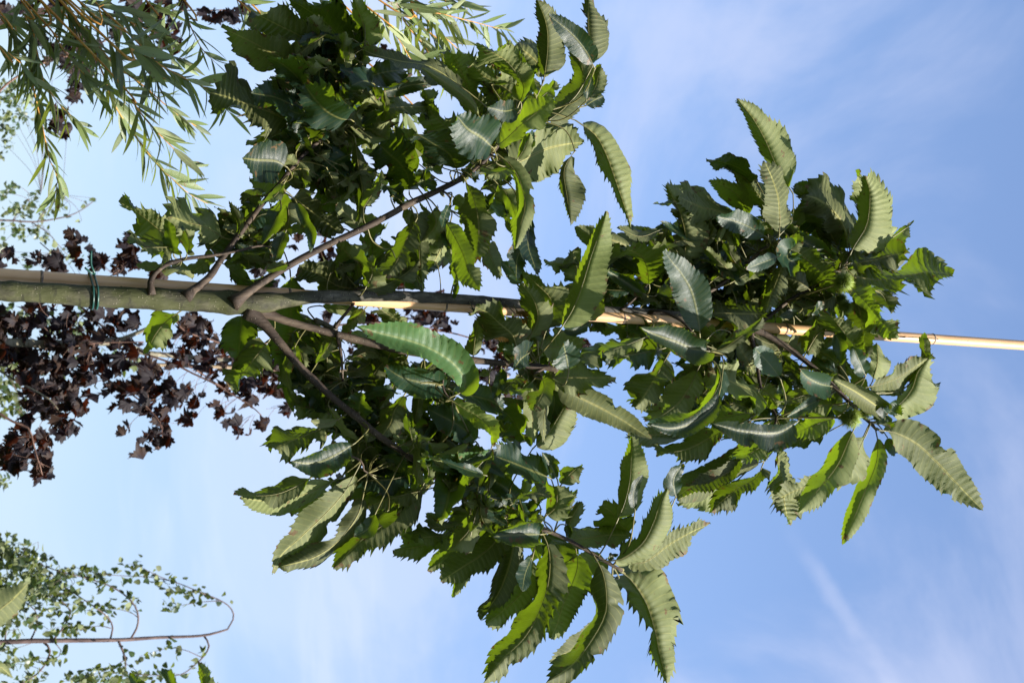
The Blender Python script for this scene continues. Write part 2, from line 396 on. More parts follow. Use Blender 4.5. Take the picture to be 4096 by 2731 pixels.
    if stalk:
        kS = max(3, int(n * (blade0 + .12 if top else .8)))
        sp = pts[:kS]; step = max(1, len(sp) // 12); sp = sp[::step]
        nrm = (-topn if not top else -topn)
        cps = [p - topn * .0003 for p in sp]
        r = [stalk * (1.05 if i / max(1, len(cps) - 1) * kS / n < blade0 else .5 - .35 * (i / max(1, len(cps) - 1))) for i in range(len(cps))]
        tube(mb, cps, r, 5, step=L / 16, mi=mi_stalk, cap=False)
    return pts

# ------------------------------------------------------------------ sweet chestnut: wood
TY = 3.2
DYT = {'A': .06, 'B': .12, 'C': 0, 'D': 0, 'E': .05, 'F': 0, 'G': -.10, 'H': .0, 'I': .08, 'J': .05, 'K': -.02, 'M': -.08}
base = at(0, 1164, TY); base = Vector((base.x - .03, TY, 0))
chestnut = thing('chestnut_tree', base, 'young sweet chestnut tree with long toothed leaves and spiny burs tied to a bamboo cane', 'tree')
WOOD = []
def limb(name, pts, dys, dia, mat, sides=14, bump=.05, knots=(), seed=1, extra=None, label=None, parent=chestnut, Y0=TY, step=.012, reg=WOOD, mb=None):
    P = []; r = []
    for i, (x, y) in enumerate(pts):
        dy = dys[0] + (dys[1] - dys[0]) * i / (len(pts) - 1) if len(dys) == 2 else dys[i]
        P.append(at(x, y, Y0 + dy)); d = dia[0] + (dia[1] - dia[0]) * i / (len(pts) - 1) if len(dia) == 2 else dia[i]
        r.append(d / 2 * mpp(Y0 + dy, x))
    if extra: P = extra[0] + P; r = extra[1] + r
    if name == 'branch': knots = list(knots) + [(0., .022, .35)]
    own = mb is None
    if own: mb = MB()
    c = tube(mb, P, r, sides, step, bump, knots, seed)
    if reg is not None: reg += c[::3]
    if own:
        o = mb.build(name, mat, parent)
        if label: o['label'] = label
        return o
limb('trunk', [(0,1164),(300,1181),(600,1195),(800,1203),(950,1211),(1030,1213),(1120,1204),(1250,1188),(1420,1184),(1550,1183),(1720,1190),(1900,1201),(2200,1226),(2400,1238),(2550,1246),(2750,1262),(2900,1285),(3020,1318)],
     [0,0,0,0,0,0,.005,.01,.015,.02,.025,.03,.04,.045,.05,.05,.055,.06], [78,84,86,88,94,88,62,52,46,44,42,39,36,32,30,26,22,18], [M_TRUNK], 28, .05,
     [(.52,.012,.08),(.56,.012,.07),(.60,.012,.09),(.64,.012,.12),(.665,.015,.10),(.70,.01,.08),(.76,.012,.15),(.80,.01,.12),(.86,.012,.15),(.91,.01,.2),(.95,.01,.15)], 3, extra=([base + Vector((0,0,-.05)), base + Vector((.01,0,.9))], [.034, .026]), step=.007)
limb('branch', [(608,1180),(603,1148),(602,1122),(618,1096),(645,1072),(675,1055),(750,1034),(850,1022),(950,1004),(1025,985),(1060,985),(1095,995)],
     [-.02,.02], [26,24,20,19,18,17,15,13,11,9,8,6], [M_LIMB], 10, .08, [(.12,.006,.25),(.3,.006,.3)], 6)
limb('branch', [(740,1190),(775,1160),(835,1110),(880,1045),(940,960),(1000,880),(1050,815),(1115,740),(1165,675),(1215,618),(1300,545),(1390,475),(1440,438)],
     [-.02,.12], [42,34,28,25,24,22,21,20,19,18,16,14,12], [M_LIMB], 14, .07, [(.15,.006,.18),(.32,.008,.22),(.5,.008,.2)], 7)
limb('branch', [(1358,505),(1370,440),(1360,390),(1415,320),(1445,240),(1462,180)], [.12,.12], [12,11,11,10,8,5], [M_LIMB], 8, .08, [(.3,.006,.3)], 8)
limb('branch', [(1440,438),(1520,390),(1560,345),(1600,315),(1648,297)], [.12,.10], [12,11,14,14,13], [M_LIMB, M_CUT], 10, .08, [(.7,.006,.3)], 9, label='pruned reddish stub of a twig')
limb('branch', [(930,1215),(1010,1155),(1150,1065),(1300,985),(1450,915),(1576,850),(1625,820),(1725,775),(1850,712),(1925,655),(1990,585),(2025,520),(2062,462)],
     [-.03,.02], [48,34,28,27,26,25,27,24,22,18,15,13,8], [M_LIMB], 14, .05, [(.45,.01,.12),(.56,.008,.3),(.75,.008,.3)], 10)
limb('branch', [(990,1240),(1050,1290),(1115,1365),(1200,1465),(1325,1585),(1425,1665),(1525,1750),(1625,1815),(1725,1895),(1850,1977),(1950,2027),(2060,2067),(2190,2122),(2280,2162),(2375,2217),(2425,2247),(2490,2282)],
     [.0,-.14], [60,44,34,30,28,26,26,24,24,24,22,20,17,16,15,14,12], [M_LIMB], 14, .06, [(.2,.01,.2),(.31,.008,.2),(.45,.008,.25),(.8,.006,.3)], 11)
limb('branch', [(1030,1235),(1090,1262),(1150,1285),(1300,1325),(1475,1370),(1650,1410),(1780,1424),(1890,1440),(2050,1456),(2170,1468),(2240,1478)],
     [.01,-.02], [52,36,32,30,30,28,27,26,24,24,26], [M_LIMB, M_CUT], 14, .06, [(.3,.01,.2),(.44,.01,.25),(.7,.008,.2),(.9,.006,.2)], 12, label='long lower branch pruned to a reddish stub')
limb('branch', [(1348,1330),(1362,1400),(1368,1460),(1371,1525)], [-.01,.03], [16,13,11,9], [M_LIMB], 8, .08, [(.2,.006,.3)], 13)
limb('branch', [(1262,1282),(1305,1300),(1345,1320)], [.04,.0], [20,22,18], [M_LEAD], 8, .12, [], 14)
limb('branch', [(1342,1308),(1365,1275),(1395,1240),(1420,1205)], [-.01,.04], [15,13,12,12], [M_LIMB], 8, .08, [], 15)
limb('branch', [(1320,1790),(1440,1840),(1455,1880),(1490,1900)], [-.02,0], [8,9,8,6], [M_LIMB], 8, .08, [], 16)
limb('branch', [(3000,1310),(3060,1335),(3130,1375),(3185,1415),(3232,1452),(3290,1500),(3345,1555),(3395,1605),(3440,1655),(3480,1690),(3508,1722)],
     [.0,-.06], [26,24,23,22,21,19,18,16,14,14,10], [M_LIMB], 12, .06, [(.3,.006,.2),(.7,.006,.3)], 17)
limb('branch', [(3005,1325),(3010,1370),(3025,1420),(3033,1490),(3043,1550),(3070,1610),(3098,1650),(3105,1675),(3100,1700)], [.0,-.10], [18,17,16,15,14,13,12,10,7], [M_LIMB], 10, .08, [(.6,.006,.3)], 18)
limb('branch', [(2720,1262),(2770,1215),(2825,1175),(2880,1140),(2925,1105),(2990,1050),(3050,1000),(3095,965)], [.05,.06], [20,18,17,16,15,14,13,10], [M_LIMB], 10, .06, [(.4,.006,.2)], 19)
limb('branch', [(3010,1310),(3080,1262),(3160,1200),(3250,1150),(3330,1110),(3380,1060),(3400,1010)], [.04,.05], [18,17,15,13,12,10,7], [M_LIMB], 10, .06, [], 20)
limb('branch', [(2600,1248),(2640,1245),(2690,1262),(2740,1295),(2780,1345),(2830,1395),(2845,1420)], [.04,-.05], [14,14,13,12,11,10,8], [M_LIMB], 8, .08, [(.3,.006,.3)], 21)
limb('branch', [(2480,1243),(2520,1212),(2580,1150),(2598,1125)], [.04,.06], [12,10,8,6], [M_LIMB], 8, .08, [], 22)
limb('branch', [(2230,1228),(2290,1180),(2300,1120)], [.03,.03], [12,9,6], [M_LIMB], 8, .08, [], 24)
limb('branch', [(1400,1186),(1420,1160),(1440,1152),(1475,1150)], [.03,.03], [10,8,8,7], [M_LIMB], 8, .08, [], 25)
limb('branch', [(2180,1470),(2130,1500),(2155,1512),(2200,1520)], [-.02,-.03], [10,9,8,7], [M_LIMB], 8, .08, [], 26)
limb('branch', [(1850,1440),(1800,1450),(1770,1530),(1790,1585),(1830,1610)], [-.02,-.03], [10,9,8,8,7], [M_LIMB], 8, .08, [], 27)
limb('branch', [(1725,775),(1760,760),(1800,790),(1800,840)], [.0,.0], [10,9,9,7], [M_LIMB], 8, .08, [], 28)
limb('branch', [(3395,1605),(3420,1560),(3400,1545)], [-.03,-.03], [8,7,6], [M_LIMB], 8, .08, [], 29)

# ------------------------------------------------------------------ sweet chestnut: leaves
LEAVES = """B u m 220/.5 1085,760 1040,560 930,380 800,290 600,190 410,90
B u m 150 1210,560 1100,380 970,280 880,130
B t b 240 1290,470 1150,330 1000,180 830,60 690,-10
B u m 190/.45 1325,480 1325,330 1300,180 1230,-10
B u m 210 870,620 700,490 560,420 400,330 165,222
B t f 160 880,740 760,600 650,510 530,460
B u m 280 770,1010 600,910 400,840 250,790 85,738
B t f 180 890,950 750,850 600,780 410,745
B t F 260 1210,960 1120,950 1000,880 900,770 830,670
B u b 170 1130,770 1000,730 870,650
B u m 180 1270,875 1500,865 1700,855 1875,860
B u m 210 1190,930 1330,1000 1430,1080 1545,1130
B t m 180 1290,640 1400,600 1500,575 1640,560
B T f 110 1420,750 1550,720 1700,680 1905,660
B t f 180 1390,670 1310,650 1205,690
B T F 300 700,1340 600,1290 450,1280 335,1265
B u b 190 760,1430 600,1450 395,1440
B u m 130 710,1300 860,1330 960,1270 1050,1215
B u b 160 820,1260 850,1400 940,1525
B t m 200 1210,1230 1100,1290 945,1460
B u b 160 1190,1390 1080,1480 990,1600
A u m 100 2040,-100 2070,150 2100,350 2070,600
B t f 320 1675,1560 1660,1400 1590,1300 1500,1220 1430,1150
B t F 250 2065,1390 2000,1240 1880,1160 1715,1060
B u m 170 2070,1140 1950,1000 1850,900 1797,720
D T F 290 950,1190 850,1100 740,1030 650,920
B u b 180 1750,1310 1650,1150 1540,1075
B u b 150 1960,1350 1850,1290 1750,1190
B u b 60 1490,1190 1400,1195 1290,1220
B u b 140 1090,1090 1150,1170 1240,1240
B t f 120 885,1095 850,1000 745,980
B u b 110 790,1090 700,1000 635,950
B u b 130 770,1130 560,1120 365,1165
B u b 110 750,750 650,660 555,628
D t m 130 740,730 560,600 400,520 200,490 0,440 -90,400
D U f 110 850,960 770,830 640,720 500,620 370,540
D u m 200 1160,800 1020,690 870,610 780,510
D u b 250 880,970 780,800 680,560 598,400
D u f 190 1140,860 1190,700 1080,520 960,430 815,340
D U m 180/.35 1350,650 1380,400 1370,200 1297,0
D T F 150 1760,550 1680,400 1560,260 1380,115
D U m 210/.08 1735,540 1712,300 1705,150 1700,-50
D u b 130 1700,800 1770,680 1800,510
D u m 180/.55 1350,990 1500,880 1620,740 1665,600 1620,430 1550,365
D u F 180 950,1185 1040,1120 1180,990 1310,890 1440,800
D U m 300/.48 1040,1335 1140,1300 1350,1200 1500,1160 1675,1140
D U m 205/.72 1605,965 1760,1080 1850,1240 1915,1420 1980,1610 2052,1835
C U m 140/.8 1800,10 1735,100 1710,200 1740,400 1765,605
D T f 60 1690,810 1705,720 1735,615
D T b 120 1680,850 1760,800 1830,770
D t f 100 1290,770 1220,650 1130,460 1075,335
D U b 200 1340,650 1290,500 1120,360
D T F 150 1135,870 1030,890 895,855
D u m 110 1320,790 1400,720 1445,650
D T f 60 1190,1240 1240,1140 1265,1045
D u f 90 1130,1290 1200,1180 1245,1070
D u b 110 1430,1050 1520,1010 1590,990
D U b 110 970,1210 1080,1200 1190,1180
D u b 210 1120,860 1220,800 1320,760
D T f 80 1120,930 1060,960 990,1015
C u f 130/.55 1175,30 1290,130 1370,280 1400,450 1365,600 1325,790
C T f 130 1440,490 1400,640 1380,760 1335,880 1330,1045
C T f 110 1430,600 1425,760 1460,880 1505,1010
C u f 190/.5 910,220 980,360 1020,520 1030,700 1005,910
C u f 155 750,540 830,680 900,820 950,960 1040,1130
C u m 110 1170,260 1260,360 1310,480 1340,590
C u m 130 490,465 540,600 550,750 560,900 575,1065
C u m 140 650,475 690,580 640,670 550,750
C u m 170 540,540 460,700 380,880 292,1025
C U b 180 785,640 720,800 630,975
C u m 115 800,770 850,850 860,950 828,1080
C t m 40 850,1040 850,1120 828,1195
C u m 130 100,1118 260,1090 430,1000 555,890
C u m 18 275,795 330,800 365,880
A u m 210 2070,1115 1900,1085 1760,1000 1585,935
A u m 170 2075,1110 2050,950 1980,830 1860,700
A U m 120 2080,640 1980,520 1885,437
A u b 190 2190,930 2180,800 2150,640 2125,510
A u f 160 2120,1115 2180,980 2140,870
C T m 110 1395,1075 1300,980 1205,890
C U m 115 1100,735 1130,860 1205,1035
C u m 175 1555,1480 1620,1300 1600,1180 1480,1060 1348,935
C u f 160 1420,1540 1500,1370 1490,1250 1440,1150 1365,1065
C u F 200/.3 1660,1470 1780,1280 1860,1080 1920,880 1990,680 2057,482
C u m 120 1840,1370 1950,1270 1995,1110
C U b 150 1840,1120 1800,950 1785,800
C u b 95 1860,920 1700,910 1550,893
C u b 130 1830,1130 1750,1150 1675,1230
F u f 200 740,400 700,280 600,190 510,110 405,55
F u m 110 385,465 400,320 430,145
C U b 70 480,470 460,530 505,610
C U b 110 935,310 960,450 975,620
C u m 130 815,365 880,430 965,580
C T f 55 800,430 760,520 735,630
C u m 60 730,570 780,700 800,780
C u f 120 1290,140 1200,180 1110,200
C u f 90 870,160 950,190 1000,265
C t m 90 430,375 340,320 250,265
C u m 85 340,365 400,400 430,440
C t m 85 540,250 620,270 700,285
C u b 60 550,210 620,205 680,230
A u m 200 570,870 550,720 450,620 300,500 145,413
A u m 240/.45 995,705 850,620 700,580 550,530
A u f 195 580,780 440,780 335,790
A u b 200 845,825 980,700 1100,590 1180,555 1310,470
A t f 90 590,850 565,700 540,540
A u f 80 690,860 715,760 690,635
A u m 115 940,890 850,900 730,985
A u m 60 550,950 450,940 290,918
A u b 120 560,930 650,960 740,1035
A t m 170 960,890 1080,990 1200,1080 1345,1145
A u b 210 1150,670 1180,800 1195,955
A t b 370 1520,960 1530,1150 1525,1400 1500,1600 1480,1780
E t b 240 335,95 330,200 320,300 305,495
A u m 170 650,1285 520,1380 430,1500 375,1635
E u m 200/.5 555,325 440,460 350,580 237,695
A u m 220 1515,350 1650,460 1800,570 1935,675
A t f 80 1560,400 1640,560 1695,680 1680,815
A u F 60 1485,250 1400,370 1275,440
A u b 115 1300,370 1200,380 1125,430
A u m 200 1480,340 1400,480 1270,530 1190,610
A t f 130 1450,460 1390,590 1295,760
A u m 120 1500,390 1510,560 1465,720
A t f 105 1490,640 1440,760 1400,890
A t f 85 1490,900 1420,930 1345,975
A u b 110 1750,615 1640,620 1525,655
A u b 170 1960,270 1860,400 1730,440
A u b 65 1750,1245 1900,1275 2125,1290
A u m 85 2125,1265 2040,1360 1950,1485
E u m 120 1430,65 1530,130 1645,190
E T F 235/.42 2000,780 2095,730 2120,660 2080,570 1980,470 1800,370 1600,305 1400,255 1255,205
E T f 210 2000,715 1880,675 1750,655 1600,610 1475,528
E t m 155 1570,480 1450,400 1350,290
E u b 145 1140,605 1000,520 825,415
E u m 130 1150,585 1280,555 1410,470
E u m 135 1285,740 1370,620 1460,500
E u b 160 1060,750 850,650 625,610
E t m 120 1110,800 1170,700 1200,620
E t f 150 1270,900 1280,820 1310,745
E u m 100 1365,905 1440,830 1385,700
E u m 155 1090,890 920,880 752,845
E u m 195 1030,1000 850,1080 700,1140 578,1185
E U f 60 1110,950 1000,990 885,965
E t b 185 1500,1090 1300,1020 1090,950
E u f 165/.5 1650,735 1560,880 1520,990 1450,1095
E u m 115 1530,850 1450,930 1380,900
E T m 80 1455,1045 1350,990 1250,900
E t b 160 1890,1000 1700,1020 1490,1080
E T m 195 2225,1150 2110,1030 2000,960 1880,900 1815,860
F t m 175 190,725 380,765 540,810 640,890
F t m 140 600,870 700,960 770,1140
F u F 130/.6 190,790 320,870 450,950 540,1060 545,1170
F T F 150/.4 550,1140 500,1240 400,1300 250,1335 90,1330 -65,1285
H T F 240 1045,40 900,130 760,195 640,205 535,190
H u m 195 1545,285 1350,330 1200,340 1020,345
H u b 115 1490,215 1350,200 1190,175
H u f 120 730,295 550,400 400,455 240,465 65,458
H U m 170 910,320 700,430 500,485 300,505 120,475
H u b 95 900,430 700,500 530,630
H U m 200/.5 1070,230 950,440 800,610 620,780 450,940 375,1090
H U m 160 1115,415 1060,620 900,830 700,960 430,1035
H u b 120 1070,210 1030,300 870,470
H u m 230/.5 1620,390 1450,540 1250,710 1080,830 865,1048
H u m 155 1570,425 1350,480 1145,550
H t F 110 1210,590 1150,720 1025,795
H t f 120 1310,575 1230,640 1130,700
H u b 90 1430,600 1440,700 1445,850
H u m 175 1950,690 1750,800 1550,870 1340,898
H u b 135 2000,640 1930,800 1780,930 1615,1062
H u b 130 1760,710 1680,650 1603,605
H u m 130 1750,780 1650,790 1550,805
G u m 215 400,230 370,420 250,540 100,640 -75,752
G u b 115 190,460 90,700 20,885
H t F 230 1800,270 1790,450 1735,700
H u m 150 1990,590 1850,700 1635,720
G T F 240 745,378 620,380 480,385 345,397
G u m 175 430,200 510,400 500,520 450,700 380,860 245,1065
G u m 200 665,540 620,730 560,860 400,1010 285,1095
G u f 230/.5 740,370 795,520 790,750 720,980 600,1200 420,1380 262,1570
G u m 235 1005,490 1020,640 950,840 900,950 860,1090 805,1210
G u f 240/.5 1150,550 1220,680 1250,850 1240,1020 1130,1230 980,1420 775,1557
G U m 120 1195,1030 1100,1180 950,1310 790,1390
G T m 60 1085,1415 950,1480 780,1552
G U m 270/.7 1345,660 1450,745 1570,930 1640,1150 1680,1350 1735,1580
G U f 230/.3 1270,590 1380,570 1540,450 1630,280 1690,100 1745,10
G U m 170 1380,605 1560,600 1740,470 1900,375 2085,290
G u m 165 930,430 1060,410 1250,385 1450,382
G u f 180/.35 1330,290 1400,120 1440,-60 1450,-230 1455,-410
G T F 60 1480,190 1465,80 1490,-20 1545,-95
G u m 190 1450,375 1350,290 1290,200 1215,150
G u b 135 1270,700 1150,610 1030,535
G T m 40 1250,575 1300,550 1350,538
G u m 115 935,335 990,220 1055,115
G u f 230 760,240 850,150 855,-10
F T m 200 770,1620 640,1500 470,1385
G t m 60 920,300 950,350 965,400
G t b 150 760,370 870,480 890,610
G T f 100 655,555 600,700 578,835
G u m 200 190,190 150,350 -10,510
G T f 38 225,85 260,220 275,355
G u f 60 640,260 700,255 765,235
F t f 235 1010,1425 880,1370 700,1300 530,1235
F T f 130 1060,1435 1010,1330 940,1220
F u b 130 1080,1490 1160,1390 1252,1315
F U m 220/.25 860,1190 1000,1040 1100,880 1180,745
F U f 200 1025,655 1200,760 1400,860 1580,960 1700,1040 1815,1112
F u f 195 990,632 1150,620 1350,622 1530,615
F u m 175 860,385 1050,375 1180,360 1265,350
F T F 175 1150,570 1130,450 1105,345
F U F 85 1215,425 1290,460 1355,545
F t m 130 1230,400 1330,440 1420,490
F T F 120 835,420 760,480 705,570
F u f 155 935,610 950,720 860,890
F U m 115 815,565 850,750 860,950 850,1175
F U f 80 985,790 950,950 955,1140
F t m 95 1010,690 1035,830 985,1030
F u m 135 795,590 700,660 605,745
F u f 50 870,640 800,710 695,748
F t m 80 605,540 600,650 545,790
F u m 40 530,565 440,605 425,610
F T m 90 1090,255 1200,240 1310,195
F u b 155 750,1140 650,1050 585,905
F u m 40 835,375 800,320 795,250
M T F 245 1095,212 950,190 800,130 650,80 510,15
M u f 125 570,95 400,165 215,228
M u m 170 700,190 500,230 245,275
M u m 230/.45 745,235 640,430 560,560 480,660
M u m 200 1000,320 920,490 830,620 700,720 555,775
M u f 85 1075,260 1140,330 1165,430 1110,560 1000,680 850,760 575,798
M T F 140 1165,495 1120,640 980,760 800,825 595,800
M U b 115 870,600 700,640 480,672
M U b 130 960,880 750,875 415,880
M u m 170 1225,825 1050,920 870,1000 650,1030
M T f 195/.62 1790,765 1650,850 1500,865 1300,840 1105,788
M t m 195 1490,525 1360,500 1200,430 1060,365
M T F 150 1645,435 1580,340 1500,250 1437,185
M t f 70 1640,430 1665,490 1618,555
M u m 145 1470,500 1560,560 1625,650
M u m 180 1400,925 1250,1100 1100,1200 950,1280 810,1375
M U m 150 1520,1085 1350,1130 1200,1190 1000,1310 815,1400
M u m 160 1510,1095 1450,1220 1300,1310 1150,1430 1095,1492
M U b 115 1290,1250 1100,1350 825,1450
M u f 150 1610,985 1480,980 1330,1085
M U m 190/.55 1605,975 1640,1130 1660,1300 1680,1450 1710,1590
M U m 155 1960,1245 1850,1290 1730,1340 1590,1405
M u f 205/.5 2245,800 2190,920 2100,1120 1960,1300 1795,1492
M U m 145 2335,860 2270,1000 2200,1180 2105,1292
K u m 155 1165,1240 1180,1330 1170,1500 1060,1780 900,2160
K U f 255/.5 1190,1240 1320,1260 1480,1340 1620,1460 1800,1650 2028,1885
K T m 80 1255,1290 1290,1370 1345,1425
M T f 105 805,1375 790,1230 865,1105
M u m 155 2090,740 1920,800 1740,875
M u b 105 2000,865 1850,920 1705,915
M T f 95 1965,590 1850,650 1690,735
M u b 140 2090,640 1900,650 1670,705
M u b 120 2010,560 1850,560 1670,620
M T F 185 2060,492 1960,470 1860,420 1795,350
K T F 185 1258,1112 1150,1030 1000,930 830,838
K T F 110 1255,1110 1310,1070 1355,1030
K T F 95 1250,1108 1240,1170 1275,1245
K U m 215/.22 1255,1112 1380,1010 1460,900 1500,780 1560,700 1627,625
K U m 135 1100,895 1250,860 1400,790 1520,710 1620,640
K u m 72 1560,700 1560,580 1557,455
K T F 115 1085,805 1030,680 982,562
K u f 175/.5 1100,700 1010,580 900,440 775,280
K u m 175 995,165 1040,300 1065,450 1095,665
K u f 155 960,95 1090,220 1200,360 1335,515
K u b 155 1110,105 1220,160 1290,310
J u f 265/.5 955,1505 1200,1540 1450,1500 1600,1475 1785,1497
K U b 125 1140,850 1180,700 1175,540
K u m 155 725,310 700,430 605,635
K T m 55 560,295 480,310 395,335
K T m 60 755,232 700,270 655,310
K u m 125 860,150 700,240 490,292
K t f 110 830,455 880,560 890,705
K U b 155 500,480 440,570 330,645
K t m 125 890,740 780,640 660,585
K t m 95 880,800 720,730 550,760
K t m 95 565,860 500,770 430,710
I u f 205 1040,1312 1200,1305 1350,1310 1530,1310
M u F 85 1090,215 1200,180 1300,110 1440,10 1500,-60
I u b 115 1760,1330 1600,1340 1410,1380
M U b 200 1235,50 1330,200 1440,395
M u b 155 1050,0 1120,90 1210,140
M u b 105 1420,85 1560,150 1710,150
I T F 215 1000,1500 990,1380 940,1150 860,1000 780,900 708,795
J u m 185/.28 505,850 385,660 290,440 190,260 58,90
I U f 180/.55 1630,700 1640,550 1630,400 1590,260 1515,85
I U m 145 1545,620 1530,450 1440,330 1350,220 1190,145
I t m 125 1460,265 1350,170 1220,110 1050,72
I u m 135 1400,560 1340,420 1250,320 1072,240
I u m 205 1340,550 1150,490 1000,455 820,370
I u m 190/.18 870,900 885,700 845,520 790,400 728,272
I t m 26 790,410 700,435 630,425
I u b 125 1150,610 1050,530 910,465
I T f 155 1545,705 1400,620 1280,570 1130,532
I t m 155 1410,875 1250,910 1100,895 985,882
I T F 95 1630,855 1500,900 1365,952
I u f 115 1630,850 1720,780 1830,695
I T f 135 1735,790 1700,860 1780,915
I u f 205/.5 1740,780 1880,900 2000,1010 2090,1165
I u f 115 2090,1160 1980,1230 1770,1295
I u f 165 1675,880 1620,1030 1560,1180 1528,1290
I t b 155 1540,955 1400,1050 1232,1155
I t b 105 1500,1045 1420,1160 1365,1235
I T m 185 2045,890 1900,780 1780,700 1670,620
I u b 205 2030,730 1920,610 1730,490
I u m 135 2140,840 2050,680 1980,550 1880,420 1745,300
I U m 245/.5 2185,840 2160,650 2080,510 1950,400 1840,362
J t b 115 770,890 640,830 515,775
J U m 125 1080,1100 1060,850 1002,660
J U f 255/.3 960,1340 1000,1260 1095,1090 1118,850 1080,705
J T f 55 1120,830 1110,770 1085,710
J u m 115 1230,1290 1330,1220 1430,1110
J T m 22 1415,1120 1440,1090 1472,1060
J U b 105 1170,1290 1250,1200 1340,1125
J U b 135 1240,1460 1330,1360 1400,1270
J u f 185 945,1420 1150,1380 1300,1340 1410,1332
J u b 155 950,1350 850,1280 775,1095
J u m 120 950,1410 1050,1340 1140,1285
I u b 135 350,830 200,720 90,670 -5,612
I U m 150 450,775 320,730 210,685
I u f 240 598,1110 570,920 500,830 360,775
I u b 145 490,955 380,860 212,815
I T f 125 570,1165 440,1080 330,1010 225,945
I u b 205 430,1225 300,1090 195,990
I u m 195 640,1260 740,1100 745,940
I u b 95 880,890 840,800 805,740
I t b 115 1135,1160 1080,1000 1045,920
I t m 115 630,1325 530,1420 395,1445
I u b 115 480,1395 300,1430 130,1408
I T m 80 835,1395 780,1420 710,1445
I u m 50 1000,1380 990,1450 1005,1525
I t b 85 115,1385 50,1410 -10,1445
K u m 140 640,120 560,60 440,20
K u b 170 700,60 500,150 300,200
K u b 150 380,330 560,380 760,360
I t b 170 1350,760 1200,680 1080,640
I u b 160 1450,780 1300,780 1100,760
I u b 150 1250,720 1100,760 1040,700
I u b 160 2000,1100 1850,1050 1720,940
M t b 170 1380,330 1250,330 1130,280
M u b 150 1560,640 1400,660 1180,600
M u b 150 1400,700 1300,720 1100,760
B t b 190 1180,1100 1000,1200 870,1200
B u b 190 1150,1250 1000,1120 880,1050
B u b 170 760,1180 880,1260 930,1330
B u b 170 1100,820 960,830 820,830
B u b 150 1450,760 1380,740 1310,770
E u b 190 1600,1180 1400,1150 1250,1230
E t b 200 2050,1180 1900,1100 1780,1050
E t b 200 2150,1300 1950,1200 1880,1280
F t b 230 300,1400 350,1280 480,1200
H u b 220 1650,120 1500,180 1250,100
H u b 200 1000,280 1000,380 850,420
H t b 200 2300,420 2100,400 1880,420
H u b 200 2150,560 2050,700 2000,900
H t b 180 2350,560 2150,480 1950,560
H u b 180 2300,640 2250,820 2180,950"""
recs = []
for idx, ln in enumerate(LEAVES.strip().split('\n')):
    tl, mode, dep, wd, *cs = ln.split()
    share = .5
    if '/' in wd: wd, share = wd.split('/')
    recs.append([idx, tl, mode, dep, float(wd), float(share), [tuple(map(float, c.split(','))) for c in cs]])
WD = {'F': -.17, 'f': -.09, 'm': 0., 'b': .09}
def leaf_ctrl(rec):
    idx, tl, mode, dep, wd, share, cs = rec
    rr = random.Random(1000 + idx)
    dy0 = DYT.get(tl, 0) + WD[dep] * .8 + rr.uniform(-.015, .015)
    tip = rr.uniform(-.03, .03) + {'F': -.05, 'f': -.03, 'm': 0, 'b': .03}[dep]
    n = len(cs); P = []
    bow = rr.uniform(-.012, .012)
    for i, (x, y) in enumerate(cs):
        f = i / (n - 1); sx, sy = src(tl, x, y)
        P.append(at(sx, sy, TY + dy0 + tip * f + bow * math.sin(math.pi * f)))
    sx, sy = src(tl, *cs[n // 2])
    return P, wd / 2 * mpp(TY + dy0, sx)
built = []
for rec in recs:
    P, wpx = leaf_ctrl(rec)
    L = sum((P[i+1] - P[i]).length for i in range(len(P) - 1))
    built.append((L * wpx, rec, P, wpx, L))
order = sorted(range(len(built)), key=lambda i: -built[i][0] * {'F': 1.6, 'f': 1.3, 'm': 1., 'b': .55}[built[i][1][3]])
big = set(order[:100])
rest = MB()
def nearest_wood(p, back):
    best = None
    for q in WOOD:
        d = q - p; l = d.length
        if l > .5: continue
        c = l * (1.2 - .2 * d.normalized().dot(back)) if l > 1e-6 else 0
        if best is None or c < best[0]: best = (c, q, l)
    return best
for i, (ar, rec, P, wpx, L) in enumerate(built):
    idx, tl, mode, dep, wd, share, cs = rec
    mb = MB() if i in big else rest
    N = max(7, min(19, int(round(L / .0112))))
    young = dep == 'F' and ((mode == 'T' and tl in 'EF') or (mode == 'u' and tl in 'CDF'))  # young leaves, and backlit ones whose sun glow is put into the colour
    rr = random.Random(idx)
    nfac = .03 if wd < 60 else .05
    wide = 1.2
    add_leaf(mb, P, wpx * wide, share, mode, seed=idx, N=N, per=5 if wd > 60 else 4, half=4 if wd > 60 else 2, teeth=.09 if wd > 60 else .08, pleat=rr.uniform(.015, .046) if mode in 'uU' else rr.uniform(.03, .045) if young else rr.uniform(.01, .03), holes=rr.choice([0,0,0,0,1,2]) if wd > 120 else 0)
    # stalk back to the wood
    back = (P[0] - P[1]).normalized(); nw = nearest_wood(P[0], back)
    if nw and nw[2] > .006:
        q = nw[1]; a = P[0]; mid = a + back * (nw[2] * .35) * .6 + (q - a) * .35
        tube(mb, [q, mid, a, P[0].lerp(P[1], .05)], [.0019, .0016, .0014, .0014], 5, step=.01, mi=1, cap=False)
    if i in big: mb.build('leaf', [M_YOUNG_BACKLIT if young else M_LEAF, M_STEM], chestnut)
